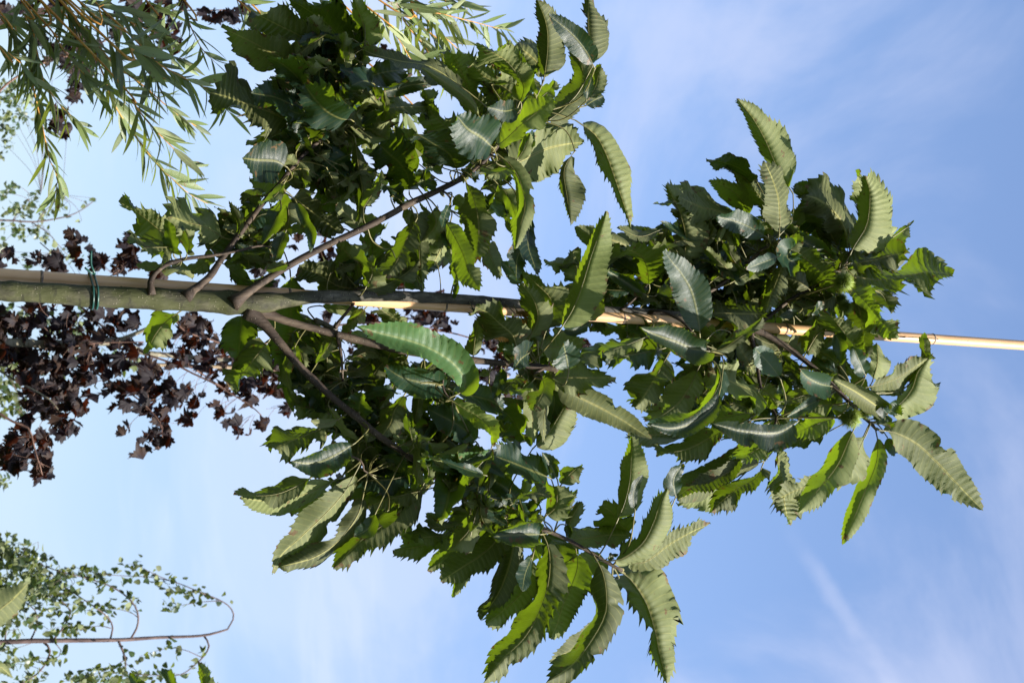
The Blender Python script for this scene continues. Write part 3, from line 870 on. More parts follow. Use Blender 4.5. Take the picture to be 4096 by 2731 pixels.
FILL = [(1010,870,60,60,6),(880,800,60,50,6),(1330,850,40,40,3),(1300,1180,50,60,4),(1480,560,60,60,6),(1500,760,60,50,5),(1950,600,60,60,5),(820,640,70,50,5),(930,600,50,60,5),(640,1010,30,30,0),(560,520,40,30,3),(745,150,95,85,16),(690,330,60,110,10),(800,270,110,70,12),(1140,330,90,80,12),(1180,180,70,60,8),(790,420,100,50,8),(1030,540,80,70,7),(1150,470,60,60,6),
 (800,900,130,70,14),(850,1000,110,80,16),(1000,1000,100,90,14),(1120,1100,110,80,18),(1100,1200,90,60,12),(900,1100,100,70,12),(1240,900,60,80,8),(1210,790,60,50,6),
 (1430,640,70,60,9),(1620,560,110,80,16),(1700,650,110,80,16),(1560,680,90,60,12),(1800,560,100,80,12),(1880,680,90,70,10),(1650,760,110,60,10),(1750,850,110,80,16),(1850,900,90,80,12),(1600,900,80,80,10),(1700,960,110,50,10),(1930,850,70,90,8),(720,800,60,60,5),(1330,720,60,40,4),
 (600,560,50,70,5),(740,230,90,60,8),(1250,1280,70,60,8),(700,880,50,50,4)]
fr2 = random.Random(77)
FRONT = {(1075,1100,70,40,3), (1160,1165,80,45,4), (1000,1060,60,40,2), (780,620,0,0,0), (960,1010,40,30,1)}
for (cx_, cy_, rx_, ry_, n_) in FILL + sorted(FRONT):
    for _ in range(int(n_ * 4.2)):
        a = fr2.uniform(0, 6.28); q = math.sqrt(fr2.random()) * .85; x0 = (cx_ + rx_ * q * math.cos(a)) * 1.7415; y0 = (cy_ + ry_ * q * math.sin(a)) * 1.7415
        an = fr2.uniform(-math.pi, math.pi); ln_ = fr2.uniform(90, 210); Y = TY + (fr2.uniform(-.22, -.14) if (cx_, cy_, rx_, ry_, n_) in FRONT else fr2.uniform(.03, .26))
        dx, dy_ = math.cos(an) * ln_ - 30, math.sin(an) * ln_; bx, by = -dy_ * fr2.uniform(-.2, .2), dx * fr2.uniform(-.2, .2); tp = fr2.uniform(-.05, .08)
        P = [at(x0 - dx / 2, y0 - dy_ / 2, Y), at(x0 + bx, y0 + by, Y + tp / 2), at(x0 + dx / 2, y0 + dy_ / 2, Y + tp)]
        n0_, n1_ = (min((w_ - P[0]).length for w_ in WOOD), min((w_ - P[2]).length for w_ in WOOD))
        if n1_ < n0_: P = P[::-1]; n0_ = n1_
        if n0_ > .17: continue
        md = fr2.choice('uuut'); sd_ = fr2.randrange(10**6)
        add_leaf(rest, P, fr2.uniform(30, 50) * mpp(Y, x0), .5, md, seed=sd_, N=11, per=4, half=3, teeth=.13, pleat=.03)
        nw = nearest_wood(P[0], (P[0] - P[1]).normalized())
        if nw and nw[2] < .09: tube(rest, [nw[1], (nw[1] + P[0]) / 2 + (P[0] - P[1]) * .1, P[0], P[0].lerp(P[1], .1)], [.0012, .0011, .001, .001], 5, step=.02, mi=1, cap=False)
fo = rest.build('foliage', [M_LEAF, M_STEM], chestnut); fo['kind'] = 'stuff'
# withered leaves caught on the cane
for pts_, wd, sd_ in (([('C',1035,1365),('C',1110,1410),('C',1190,1470),('C',1275,1530)], 95, 1), ([('C',1325,1310),('C',1370,1300),('C',1425,1325)], 45, 2), ([('C',1370,1340),('C',1400,1390),('C',1395,1450)], 50, 3)):
    mb = MB(); P = [at(*src(t, x, y), TY - .02 - .01 * i) for i, (t, x, y) in enumerate(pts_)]
    add_leaf(mb, P, wd / 2 * mpp(TY, 2000), .5, 'U', seed=sd_ + 50, N=9, teeth=.25, pleat=.16, wave=.3)
    q = nearest_wood(P[0], (P[0] - P[1]).normalized())
    if q: tube(mb, [q[1], (q[1] + P[0]) / 2, P[0]], [.0012] * 3, 5, step=.01, mi=1, cap=False)
    o = mb.build('leaf', [M_DRY, M_STEM], chestnut); o['label'] = 'curled orange brown withered leaf'
# leaf buds at the shoots
for t, x, y, r in (('I',1590,720,14),('I',1640,745,12),('I',1660,720,11),('I',1620,700,10),('F',2290,440,14),('F',2280,415,10),('K',1215,1255,16),('K',1075,1150,12),('G',1175,585,15),('G',1280,610,16),('G',1375,660,18),('G',1390,690,14),
    ('D',960,1180,14),('C',760,300,16),('C',735,350,16),('F',900,345,14),('F',1030,650,13),('F',930,590,12),('I',640,1300,13),('I',800,1345,13),('I',430,1225,13),('A',480,1160,12),('A',1385,775,12),('O',970,1025,16),('P',1590,-70,14),('B',1240,880,12),('F',2160,270,12),('M',950,75,14)):
    p = at(*src(t, x, y), TY + DYT.get(t, 0)); q = nearest_wood(p, Vector((0, 0, -1))); rad = r / 2 * mpp(TY, 2000)
    d = (p - q[1]).normalized() if q and q[2] > 1e-4 else Vector((0, 0, 1)); a = q[1] if q else p
    a = p - d * min(.03, q[2] if q else .01)
    bud = MB(); tube(bud, [a, p - d * rad * .6, p, p + d * rad * 1.2, p + d * rad * 2.2], [rad * .5, rad * .8, rad, rad * .8, rad * .1], 7, step=.003); bud.build('bud', [M_STEM], chestnut)
# spiny burs
def bur(t, x, y, rad, dy, seed):
    rr = random.Random(seed); mb = MB(); c = at(*src(t, x, y), TY + dy); R = rad / 2 * 1.15 * mpp(TY + dy, 3300)
    core = R * .34; vs_ = []; fs_ = []; nu, nv = 12, 8
    for i in range(nv + 1):
        for j in range(nu):
            a, b = math.pi * i / nv, 2 * math.pi * j / nu; vs_.append(c + core * Vector((math.sin(a) * math.cos(b), math.sin(a) * math.sin(b), math.cos(a))))
    for i in range(nv):
        for j in range(nu): fs_.append((i*nu+j, i*nu+(j+1)%nu, (i+1)*nu+(j+1)%nu, (i+1)*nu+j))
    mb.add(vs_, fs_)
    for s in range(900):
        d = Vector((rr.gauss(0, 1), rr.gauss(0, 1), rr.gauss(0, 1))).normalized(); j = Vector((rr.gauss(0, 1), rr.gauss(0, 1), rr.gauss(0, 1))) * .28
        L = R * rr.uniform(.45, .74); b0 = c + d * core * .95; e = (d + j).normalized(); r0 = R * .022
        x1 = e.orthogonal().normalized(); y1 = e.cross(x1)
        tri = [b0 + r0 * (x1 * math.cos(q) + y1 * math.sin(q)) for q in (0, 2.09, 4.19)] + [b0 + e * L]
        mb.add(tri, [(0, 1, 3), (1, 2, 3), (2, 0, 3)], [(0, 0, 0, 0)] * 3 + [(0, 1, 0, 0)])
    q = nearest_wood(c, Vector((0, 0, -1)))
    if q: tube(mb, [q[1], (q[1] + c) / 2 + Vector((0, .01, 0)), c], [.0025, .0022, .002], 6, step=.01, mi=1, cap=False)
    mb.build('bur', [M_BUR, M_STEM], chestnut)
bur('K', 905, 55, 92, -.15, 1); bur('K', 965, 1140, 98, -.20, 2); bur('K', 1090, 1085, 70, -.17, 3); bur('M', 1400, 645, 56, -.10, 4); bur('K', 925, 255, 66, -.03, 5); bur('K', 890, 190, 52, .0, 6)

# ------------------------------------------------------------------ bamboo cane and its tie
STK = [(0,1100),(700,1150),(1350,1205),(1780,1236),(2250,1271),(3140,1322),(3520,1349),(4096,1381),(4700,1413)]
def stk_at(x):
    for i in range(len(STK) - 1):
        if STK[i][0] <= x <= STK[i+1][0]:
            f = (x - STK[i][0]) / (STK[i+1][0] - STK[i][0]); return STK[i][1] + f * (STK[i+1][1] - STK[i][1])
SY = TY + .042
mb = MB(); A0 = at(0, 1100, SY); A1 = at(4096, 1381, SY + .01); dirs = (A1 - A0)
low = A0 - dirs * ((A0.z + .1) / dirs.z); hi = A1 + dirs * .12
def cane_pt(x): return at(x, A_y(x), SY)
def A_y(x):
    # image row of the straight cane at column x
    lo, hi_ = 0., 1.
    for _ in range(40):
        m_ = (lo + hi_) / 2; p = A0 + dirs * m_; d = p - CAM; sx = CX + FPX * d.dot(RGT) / d.dot(FWD)
        if sx < x: lo = m_
        else: hi_ = m_
    return lo
def on_cane(x): return A0 + dirs * A_y(x)
nodes = [on_cane(x) for x in (165, 1155, 1780, 2490, 3140, 3730)]
nodes = [low + (A0 - low) * .25, low + (A0 - low) * .6] + nodes + [hi]
prev = low
RC = .0125
LT = (hi - low).length
fr_ = lambda p: (p - low).length / LT
s0_, s1_ = fr_(on_cane(3440)), fr_(on_cane(3728))
kn = [(fr_(p), .006, .09) for p in nodes[:-1]]
mbc = MB()
# which side column faces the camera: computed after the frame of the tube
t0 = dirs.normalized(); nrm = t0.orthogonal().normalized(); bn = t0.cross(nrm)
tow = (CAM - on_cane(3600)); tow = (tow - t0 * tow.dot(t0)).normalized()
tow = (tow * .96 - UPV * -.05 + Vector((-.12, 0, 0))).normalized()
ang = math.atan2(tow.dot(bn), tow.dot(nrm)) % (2 * math.pi); jc = int(ang / (2 * math.pi) * 40)
tube(mbc, [low, low.lerp(hi, .33), low.lerp(hi, .66), hi], [.0145, .0135, .0128, .0118], 40, .012, .012, kn, 2, 0, True, skip=lambda f, j, s: (s0_ < f < s1_ and j == jc) or (s0_ < f < s0_ + (s1_ - s0_) * .55 and j == (jc + 1) % s))
for p in nodes[:-1]:
    f = fr_(p); r = .0145 + (.0118 - .0145) * f
    tube(mbc, [p - t0 * .0028, p - t0 * .001, p + t0 * .001, p + t0 * .0028], [r * 1.05, r * 1.13, r * 1.13, r * 1.05], 24, .002, .02, (), 9, mi=1)
cane = mbc.build('bamboo_cane', [M_BAMB, M_NODE], None, loc=low)
cane['label'] = 'thick straw coloured bamboo cane running up beside the chestnut trunk'; cane['category'] = 'garden cane'; cane['group'] = 'canes staking the trees'
# green tie: two turns round trunk and cane, twisted ends
def tie():
    mb = MB(); zc = 375
    for k_, x in enumerate((368, 386)):
        tc = at(x, 1185, TY); cc = on_cane(x + 2); ring = []
        ax = Vector((0, 0, 1)); rt = .0245; rc = .0165
        dd = (cc - tc); dd.z = 0; base_a = math.atan2(dd.y, dd.x)
        for a in range(0, 28):
            an = base_a + math.pi / 2 + .12 + (math.pi - .24) * a / 27; ring.append(tc + Vector((math.cos(an), math.sin(an), 0)) * rt)
        for a in range(0, 14):
            an = base_a - math.pi / 2 + math.pi * a / 13; ring.append(Vector((cc.x, cc.y, tc.z)) + Vector((math.cos(an), math.sin(an), 0)) * rc)
        ring.append(ring[0].copy()); tube(mb, ring, [.0021] * len(ring), 8, .004, 0, cap=False)
    e = [at(380,1097,SY-.016), at(373,1080,SY-.02), at(365,1060,SY-.02), at(364,1030,SY-.02), at(365,1003,SY-.02)]
    tube(mb, e, [.0021] * 5, 8, .005)
    e = [at(372,1096,SY-.016), at(358,1086,SY-.02), at(348,1078,SY-.02), at(339,1070,SY-.02)]
    tube(mb, e, [.0021] * 4, 8, .005)
    o = mb.build('plant_tie', [M_TIE], None, loc=at(375, 1185, TY)); o['label'] = 'dark green plastic tie wound twice round the trunk and the thick cane'; o['category'] = 'plant tie'
tie()

# ------------------------------------------------------------------ simple small leaves for the trees behind
def small_leaf(mb, p, d, n, L, W, bend=.15, seg=6, var=0., shape='willow', rr=R_):
    """a pointed little leaf from p along d, upper side towards n"""
    s = d.cross(n).normalized(); n = s.cross(d).normalized(); vs_ = []; uv = []; fs = []
    for i in range(seg + 1):
        f = i / seg
        if shape == 'willow': w_ = math.sin(math.pi * min(1, f * .98 + .01)) ** .8 * (1.05 - .3 * f)
        else: w_ = (math.sin(math.pi * f ** .62)) ** .9
        c = p + d * (L * f) - n * (bend * L * f * f)
        for u in (-1, 0, 1):
            vs_.append(c + s * (u * w_ * W * .5) + n * (abs(u) * w_ * W * .12)); uv.append((u * .5 + .5, f, .0, abs(u)))
    for i in range(seg):
        for j in range(2):
            a = i * 3 + j; fs.append((a, a + 1, a + 4, a + 3))
    mb.add(vs_, fs, uv, var)
def rnd_dir(rr): return Vector((rr.gauss(0, 1), rr.gauss(0, 1), rr.gauss(0, 1))).normalized()

# ------------------------------------------------------------------ weeping willow, upper left of the photo
WY = 4.3
wb = Vector((-2.3, 4.9, 0))
willow = thing('willow_tree', wb, 'golden twigged willow with narrow grey green leaves at the upper left', 'tree')
mb = MB(); crown_w = Vector((-2.1, 4.8, 1.15))
tube(mb, [wb + Vector((0,0,-.05)), wb + Vector((.03,0,.5)), crown_w], [.07, .055, .045], 14, .03, .08, seed=3)
mb.build('trunk', [M_MAPLEB], willow)
WB = """N 30 300,-30 250,250 240,500 270,720 330,980 380,1200 400,1290 460,1420 440,1560
N 34 440,-40 600,160 760,340 880,480 1000,580 1150,690 1300,820 1420,920 1570,1010
N 26 650,260 740,430 820,580 880,760 950,900 1050,1040 1150,1180 1280,1340 1400,1450 1520,1555 1660,1630
N 28 860,320 1050,390 1180,460 1330,550 1500,640 1700,740 1850,920
N 22 1455,-20 1500,150 1560,290 1620,400 1720,500
N 24 150,-20 190,130 260,230 330,600 430,780 520,880 670,1020
N 22 900,600 1050,800 1160,950 1260,1060 1380,1180 1500,1300 1590,1340
D 26 150,-30 210,130 300,260 400,370 460,500
D 26 240,-20 400,140 560,300 700,430 800,525
D 22 60,20 300,50 430,90 600,130 800,180 950,220 1060,240
B 22 1080,-20 1140,150 1200,300
B 22 440,60 560,260 650,330 760,420
D 20 -60,60 100,200 200,330 290,480 380,560
N 24 600,-20 800,130 950,230 1150,330 1350,450 1500,470
N 24 -30,60 60,200 120,350 180,560 210,640
N 22 900,40 1050,180 1250,260 1400,330
N 22 1880,-20 2100,160 2200,270 2350,430
N 22 -40,330 60,420 180,520 280,650
N 22 300,120 420,260 520,420 640,560 780,700
N 22 1150,-20 1250,80 1400,120
N 20 -20,120 120,160 260,120 420,60
N 20 620,60 800,40 980,60 1120,140
D 20 380,40 560,-10 700,20 740,80
D 18 420,250 520,380 600,560 640,700
B 18 1560,700 1620,860 1650,950 1690,1080
N 20 500,-30 560,120 620,330 640,520
N 18 1180,420 1240,620 1300,760"""
WNRM = Vector((.1, -.2, 1)).normalized()
wl_ = MB(); rr = random.Random(5)
for bi, ln in enumerate(WB.split('\n')):
    tl, dia, *cs = ln.split(); dia = float(dia)
    cs = [src(tl, *map(float, c.split(','))) for c in cs]; dy = rr.uniform(-.25, .25)
    P = [at(x, y, WY + dy + .02 * i) for i, (x, y) in enumerate(cs)]
    r0 = dia * .18 * mpp(WY, cs[0][0]); n = len(P)
    rads = [r0 * (1 - .78 * i / (n - 1)) for i in range(n)]
    pre = [crown_w, crown_w.lerp(P[0], .5) + Vector((0, 0, -.12 if P[0].z < 2.2 else .1))]
    m2 = MB(); tube(m2, pre + P, [.009, .006] + rads, 8, .02, .04, seed=bi)
    m2.build('branch', [M_WILLOWT], willow)
    pts, L = spline(P, 60); k_ = 0; s = 0.; last = 0.
    gap = .0108
    nl = int(L / gap)
    for q in range(nl):
        f = (q + rr.random()) / nl; i = min(59, int(f * 60)); p = pts[i].lerp(pts[i+1], f * 60 - i); t = (pts[i+1] - pts[i]).normalized()
        sgn = 1 if q % 2 else -1
        down = -UPV * rr.uniform(.1, .9) - RGT * rr.uniform(-.15, .35)   # tips swing away from the stem
        sd_ = t.cross(p - CAM).normalized() * sgn
        d = (t * rr.uniform(.4, 1.2) + sd_ * rr.uniform(.1, .8) + down * rr.uniform(0, 1.0) + rnd_dir(rr) * .30).normalized()
        nn = (rnd_dir(rr) * .9 + WNRM).normalized(); Ll = rr.uniform(.06, .125) * (1.15 - .35 * f)
        small_leaf(wl_, p, d, nn, Ll, Ll * rr.uniform(.15, .24), rr.uniform(-.1, .3), 8, rr.random())
wl_.build('foliage', [M_WILLOW], willow)

# ------------------------------------------------------------------ purple maple behind the trunk
MY = 6.6
def lobed_leaf(mb, p, d, n, R, var, rr):
    s = d.cross(n).normalized(); n = s.cross(d).normalized()
    # polar outline of a palmate leaf: five pointed lobes with side teeth
    key = [(-158, .40), (-132, .70), (-120, .62), (-104, .84), (-90, .74), (-78, .64), (-66, .86), (-58, .84), (-50, 1.02), (-40, .80), (-28, .62), (-19, .84), (-11, .82), (0, 1.08), (11, .82), (19, .84), (28, .62), (40, .80), (50, 1.02), (58, .84), (66, .86), (78, .64), (90, .74), (104, .84), (120, .62), (132, .70), (158, .40)]
    a0, a1 = rr.uniform(-.8, .8), rr.uniform(.1, 1.0); vs_ = [p + d * (.0)]; uv = [(.5, .5, 0, 0)]
    for a, r in key:
        a = math.radians(a); r *= R * rr.uniform(.84, 1.12); x = r * math.sin(a); y = r * math.cos(a)
        z = -abs(x) * a1 - (x * x + y * y) / R * .35 * a1 + a0 * x * y / R + rr.uniform(-.13, .13) * R
        vs_.append(p + s * x + d * (y + R * .25) + n * z); uv.append((.5 + x / R / 2, .5 + y / R / 2, 0, 1))
    fs = [(0, i, i + 1) for i in range(1, len(key))] + [(0, len(key), 1)]
    mb.add(vs_, fs, uv, var)
mbase = at(0, 1368, MY); mbase = Vector((mbase.x, MY, 0))
maple = thing('maple_tree', mbase, 'dark purple leaved maple with pale trunk standing behind the chestnut', 'tree')
MWOOD = []
def ml(name, tl, pts, dys, dia, mat, ex=None):
    limb(name, [src(tl, x, y) for x, y in pts], dys, dia, [mat], 10, .06, (), 3, extra=ex, parent=maple, Y0=MY, step=.03, reg=MWOOD)
ml('trunk', 'P', [(0,238),(300,252),(600,248),(900,232),(980,240),(1080,290),(1180,325),(1400,345),(1650,370),(1900,385),(2100,470),(2300,560)], [0,.2], [34,33,32,31,30,24,22,20,18,16,14,12], M_MAPLEB, ex=([mbase, mbase + Vector((0,0,1))], [.03,.02]))
ml('branch', 'P', [(930,225),(1020,195),(1150,140),(1280,80),(1390,10)], [0,-.1], [18,16,15,13,10], M_MAPLEB)
ml('branch', 'P', [(560,272),(750,245),(950,237),(1150,235)], [-.1,-.2], [7,6,5,4], M_MAPLET)
ml('branch', 'P', [(1100,290),(1190,340),(1390,410),(1550,490),(1700,560),(1850,650),(2000,740),(2090,820)], [0,-.2], [9,8,8,8,7,6,5,4], M_MAPLET)
ml('branch', 'P', [(-60,780),(0,810),(100,870),(230,930),(280,1100),(340,1300)], [-.1,-.2], [12,11,10,9,6,4], M_MAPLET)
ml('branch', 'P', [(-60,430),(20,480),(150,560),(240,600),(400,700),(520,850)], [0,-.1], [9,8,8,7,6,4], M_MAPLEB)
ml('branch', 'P', [(600,260),(730,450),(900,560),(1050,650),(1180,760),(1280,880),(1300,1000)], [0,-.1], [9,8,8,7,6,5,3], M_MAPLET)
ml('branch', 'P', [(1380,20),(1480,150),(1700,220),(1900,300),(2200,470),(2400,600)], [-.1,0], [8,8,8,7,6,5], M_MAPLET)
ml('branch', 'P', [(1400,345),(1600,480),(1750,580),(1830,640)], [0,.1], [7,6,6,4], M_MAPLET)
ml('branch', 'S', [(900,1430),(1200,1330),(1500,1290),(1800,1330),(2030,1390),(2350,1385)], [.1,.2], [9,8,7,6,5,4], M_MAPLET)
ml('branch', 'P', [(980,235),(760,60),(560,-150),(480,-400),(320,-560)], [0,.1], [8,7,6,5,4], M_MAPLET)
ml('branch', 'P', [(560,-150),(900,-300),(1080,-480)], [.05,.1], [6,5,4], M_MAPLET)
ml('branch', 'S', [(-200,900),(-40,420),(160,260),(350,200),(620,60),(900,40)], [.1,.3], [10,9,8,7,6,4], M_MAPLET)
CL = """P 60,60 70,110 16|P 120,200 130,110 18|P 300,20 120,110 16|P 480,60 130,110 18|P 680,20 130,120 20|P 860,90 110,120 14|P 1010,60 110,90 12
P 200,340 160,110 22|P 420,340 150,120 22|P 640,300 130,90 14|P 720,400 110,110 16|P 900,400 110,90 12|P 1050,330 100,80 12|P 80,330 80,130 14
P 330,520 140,110 22|P 480,480 120,110 16|P 620,560 110,110 16|P 760,580 70,80 8|P 330,680 130,110 20|P 480,720 120,120 18|P 620,740 90,80 10|P 300,790 90,60 8|P 520,880 100,100 14|P 560,930 70,60 7
P 200,900 80,70 7|P 60,1090 70,110 12|P 230,1000 110,80 12|P 380,1040 60,80 7|P 120,1180 90,100 10|P 300,1180 120,110 14|P 380,1270 90,80 9|P 1000,700 90,60 8|P 940,600 90,60 9|P 1180,620 90,100 14|P 1200,470 70,100 9
P 1310,470 60,70 5|P 1350,620 70,60 6|P 1430,720 90,80 9|P 1190,770 80,50 7|P 1320,850 70,60 7|P 1310,960 60,70 6|P 1220,1060 60,80 6|P 1160,1140 50,40 3|P 1030,940 60,40 2
P 1530,840 60,60 5|P 1600,720 50,60 4|P 1500,640 60,50 4|P 1750,790 70,60 5|P 1830,850 70,50 4|P 1960,930 70,60 4|P 2110,890 50,50 3|P 1900,620 100,60 8|P 2100,650 110,70 9|P 2280,700 80,80 8
P 1450,370 80,60 6|P 1600,350 100,90 11|P 1480,230 110,80 9|P 1620,180 120,80 11|P 1760,310 110,90 11|P 1900,380 110,100 13|P 1680,440 80,70 7|P 1560,70 90,80 9|P 1690,100 50,70 5|P 2000,560 110,70 9|P 2200,400 100,120 10
E 620,600 130,70 10|E 750,560 120,60 8|E 860,620 110,70 8|E 960,360 100,80 9|E 1050,120 60,60 4|E 1100,420 80,60 6|E 1260,330 90,80 9|E 1380,200 90,60 6|E 1450,300 80,60 6|E 1750,120 110,60 9|E 1900,150 90,60 7|E 1980,190 60,40 3
F 520,350 80,60 6|F 640,420 90,70 9|F 700,320 70,70 7|F 780,290 60,60 5|F 440,590 50,40 3|F 600,580 60,60 5|F 690,750 90,40 6|F 790,780 60,40 5|F 960,300 60,60 5|F 990,420 60,70 6|F 1060,480 60,60 4|F 1300,360 60,50 5|F 560,650 40,40 3
O 630,620 70,90 8|O 300,740 60,80 6|O 70,770 90,60 7|O 520,820 130,60 9|O 820,790 60,40 4|O 970,830 60,60 6|O 1080,700 60,100 8|O 1120,820 60,60 5|O 1280,890 70,40 4|O 420,830 40,40 3
C 480,1110 30,20 2|C 780,1140 50,30 3|C 200,1340 80,50 5|C 600,1340 90,50 7|C 760,1400 60,50 5|C 1180,1530 70,50 5|A 250,760 50,60 4|A 290,890 50,70 5|A 30,890 50,40 3|A 180,930 60,40 4|A 1570,710 70,60 5|A 1300,950 40,60 3|A 1390,1070 40,30 2|A 2200,950 60,60 5|A 1800,660 60,40 4|A 1850,850 60,50 4
N 1280,180 150,90 16|N 1400,300 70,110 9|N 1120,50 140,60 12|N 1400,60 100,60 8|N 620,650 60,110 9|N 640,780 60,50 5|N 480,930 80,50 7|N 550,1020 40,40 3|N 600,300 120,90 12|N 760,420 120,80 11|N 500,420 100,90 10|N 900,200 100,70 7|N 1730,110 90,60 8|N 1900,100 90,90 9|N 2000,30 80,50 5|N 80,80 110,70 9|N 300,80 100,80 9|N 480,60 80,70 6|N 340,360 80,60 6|N 640,560 90,70 8|N 1180,440 60,50 4|N 1320,420 50,40 3|D 420,470 60,40 3|N 2480,460 60,60 4|D 100,400 60,40 2"""
ml_ = MB(); rr = random.Random(9); mcount = 0
for c in CL.replace('\n', '|').split('|'):
    tl, ctr, rad, num = c.split(); cx, cy = map(float, ctr.split(',')); rx, ry = map(float, rad.split(','))
    cdy = rr.uniform(-.15, .25)
    for _ in range(int(int(num) * 1.0 + .5)):
        a = rr.uniform(0, 6.28); q = math.sqrt(rr.random()) * 1.1
        sx, sy = src(tl, cx + rx * q * math.cos(a), cy + ry * q * math.sin(a)); Y = MY + cdy + rr.uniform(-.12, .12)
        p = at(sx, sy, Y)
        d = (-RGT * .8 - UPV * rr.uniform(-.6, .8) + rnd_dir(rr) * .9).normalized(); n_ = (rnd_dir(rr) + Vector((.2, -.3, .8))).normalized()
        lobed_leaf(ml_, p, d, n_, rr.uniform(.022, .048), rr.random(), rr); mcount += 1
        nb = min(MWOOD, key=lambda w_: (w_ - p).length_squared)
        if (nb - p).length < .16 or rr.random() < .2:
            l = (nb - p).length; e = p + (nb - p) * min(1, .09 / max(l, .01))
            tube(ml_, [p, (p + e) / 2 - RGT * .01, e], [.0009] * 3, 4, .03, mi=1, cap=False)
ml_.build('foliage', [M_MAPLE, M_MAPLET], maple)
# maple's own cane
mb = MB(); YC = MY + .28
P = [at(300, 1448, YC), at(1145, 1476, YC), at(2035, 1504, YC)]
dz = (P[2] - P[0]); lw = P[0] - dz * ((P[0].z + .1) / dz.z)
tube(mb, [lw, P[0], P[1], P[2]], [.0095, .0085, .0078, .007], 14, .03, .03, [(.55, .01, .1), (.7, .01, .1), (.86, .01, .12)], 4)
for f in (.3, .55, .7, .86):
    p = lw.lerp(P[2], f); tt = dz.normalized(); tube(mb, [p - tt * .003, p, p + tt * .003], [.0095] * 3, 12, .002, mi=1)
c2_ = mb.build('bamboo_cane', [M_CANE2, M_NODE], None, loc=lw)
c2_['label'] = 'slim weathered cane behind the chestnut leaves, beside the purple maple'; c2_['category'] = 'garden cane'; c2_['group'] = 'canes staking the trees'

# ------------------------------------------------------------------ birches
def birch(label, BY, stem, arcs, clumps, size, seed, thick, stem_mat=M_BIRCHT, dens=1.25):
    rr = random.Random(seed); s0 = at(*stem[0], BY); base_ = Vector((s0.x, BY, 0))
    t = thing('birch_tree', base_, label, 'tree', 'birches in the background')
    mb = MB(); P = [at(x, y, BY) for x, y in stem]; r0 = thick / 2 * mpp(BY, 0)
    n = len(P); tube(mb, [base_, base_.lerp(P[0], .5)] + P, [r0 * 1.8, r0 * 1.3] + [r0 * (1 - .62 * i / (n - 1)) for i in range(n)], 10, .05, .08, seed=seed)
    mb.build('trunk', [stem_mat], t); lv = MB(); allp = []
    for a, dia, leafy in arcs:
        Q = [at(x, y, BY + rr.uniform(-.02, .02)) for x, y in a]; m2 = MB(); ra = dia / 2 * mpp(BY, 0)
        pts = tube(m2, Q, [ra * (1 - .75 * i / (len(Q) - 1)) for i in range(len(Q))], 7, .03, .04, seed=seed); m2.build('branch', [M_BIRCHT], t)
        allp += pts
        if leafy:
            sp, L = spline(Q, 80)
            for q in range(int(L / size * leafy * dens)):
                f = 1 - rr.random() ** 1.5 * .85; p = sp[min(80, int(f * 80))] + rnd_dir(rr) * size * rr.uniform(.2, 1.5)
                small_leaf(lv, p, (rnd_dir(rr) - RGT * .5).normalized(), rnd_dir(rr), size * rr.uniform(.7, 1.15), size * rr.uniform(.55, .85), .2, 5, rr.random(), 'birch')
    for tl, cx, cy, rx, ry, num in clumps:
        cy_ = rr.uniform(-.3, .4)
        # a drooping twiglet through the clump
        s_ = [src(tl, cx + rx * .9, cy - ry * .3), src(tl, cx, cy), src(tl, cx - rx * .9, cy + ry * .4)]
        tw = MB(); tube(lv, [at(*q, BY + cy_) for q in s_], [.0012, .001, .0006], 4, .05, mi=1, cap=False)
        if allp:
            p = at(*s_[0], BY + cy_); nb = min(allp, key=lambda w_: (w_ - p).length_squared); tube(lv, [nb, (nb + p) / 2 + RGT * .03, p], [.0016, .0014, .0012], 4, .05, mi=1, cap=False)
        for _ in range(int(num * dens)):
            a = rr.uniform(0, 6.28); q = rr.random() ** .6
            p = at(*src(tl, cx + rx * q * math.cos(a), cy + ry * q * math.sin(a)), BY + cy_ + rr.uniform(-.25, .25))
            small_leaf(lv, p, (rnd_dir(rr) - RGT * .5).normalized(), rnd_dir(rr), size * rr.uniform(.7, 1.15), size * rr.uniform(.55, .85), .2, 5, rr.random(), 'birch')
    lv.build('foliage', [M_BIRCH, M_BIRCHT], t)
q_ = lambda *p: [src('Q', x, y) for x, y in p]
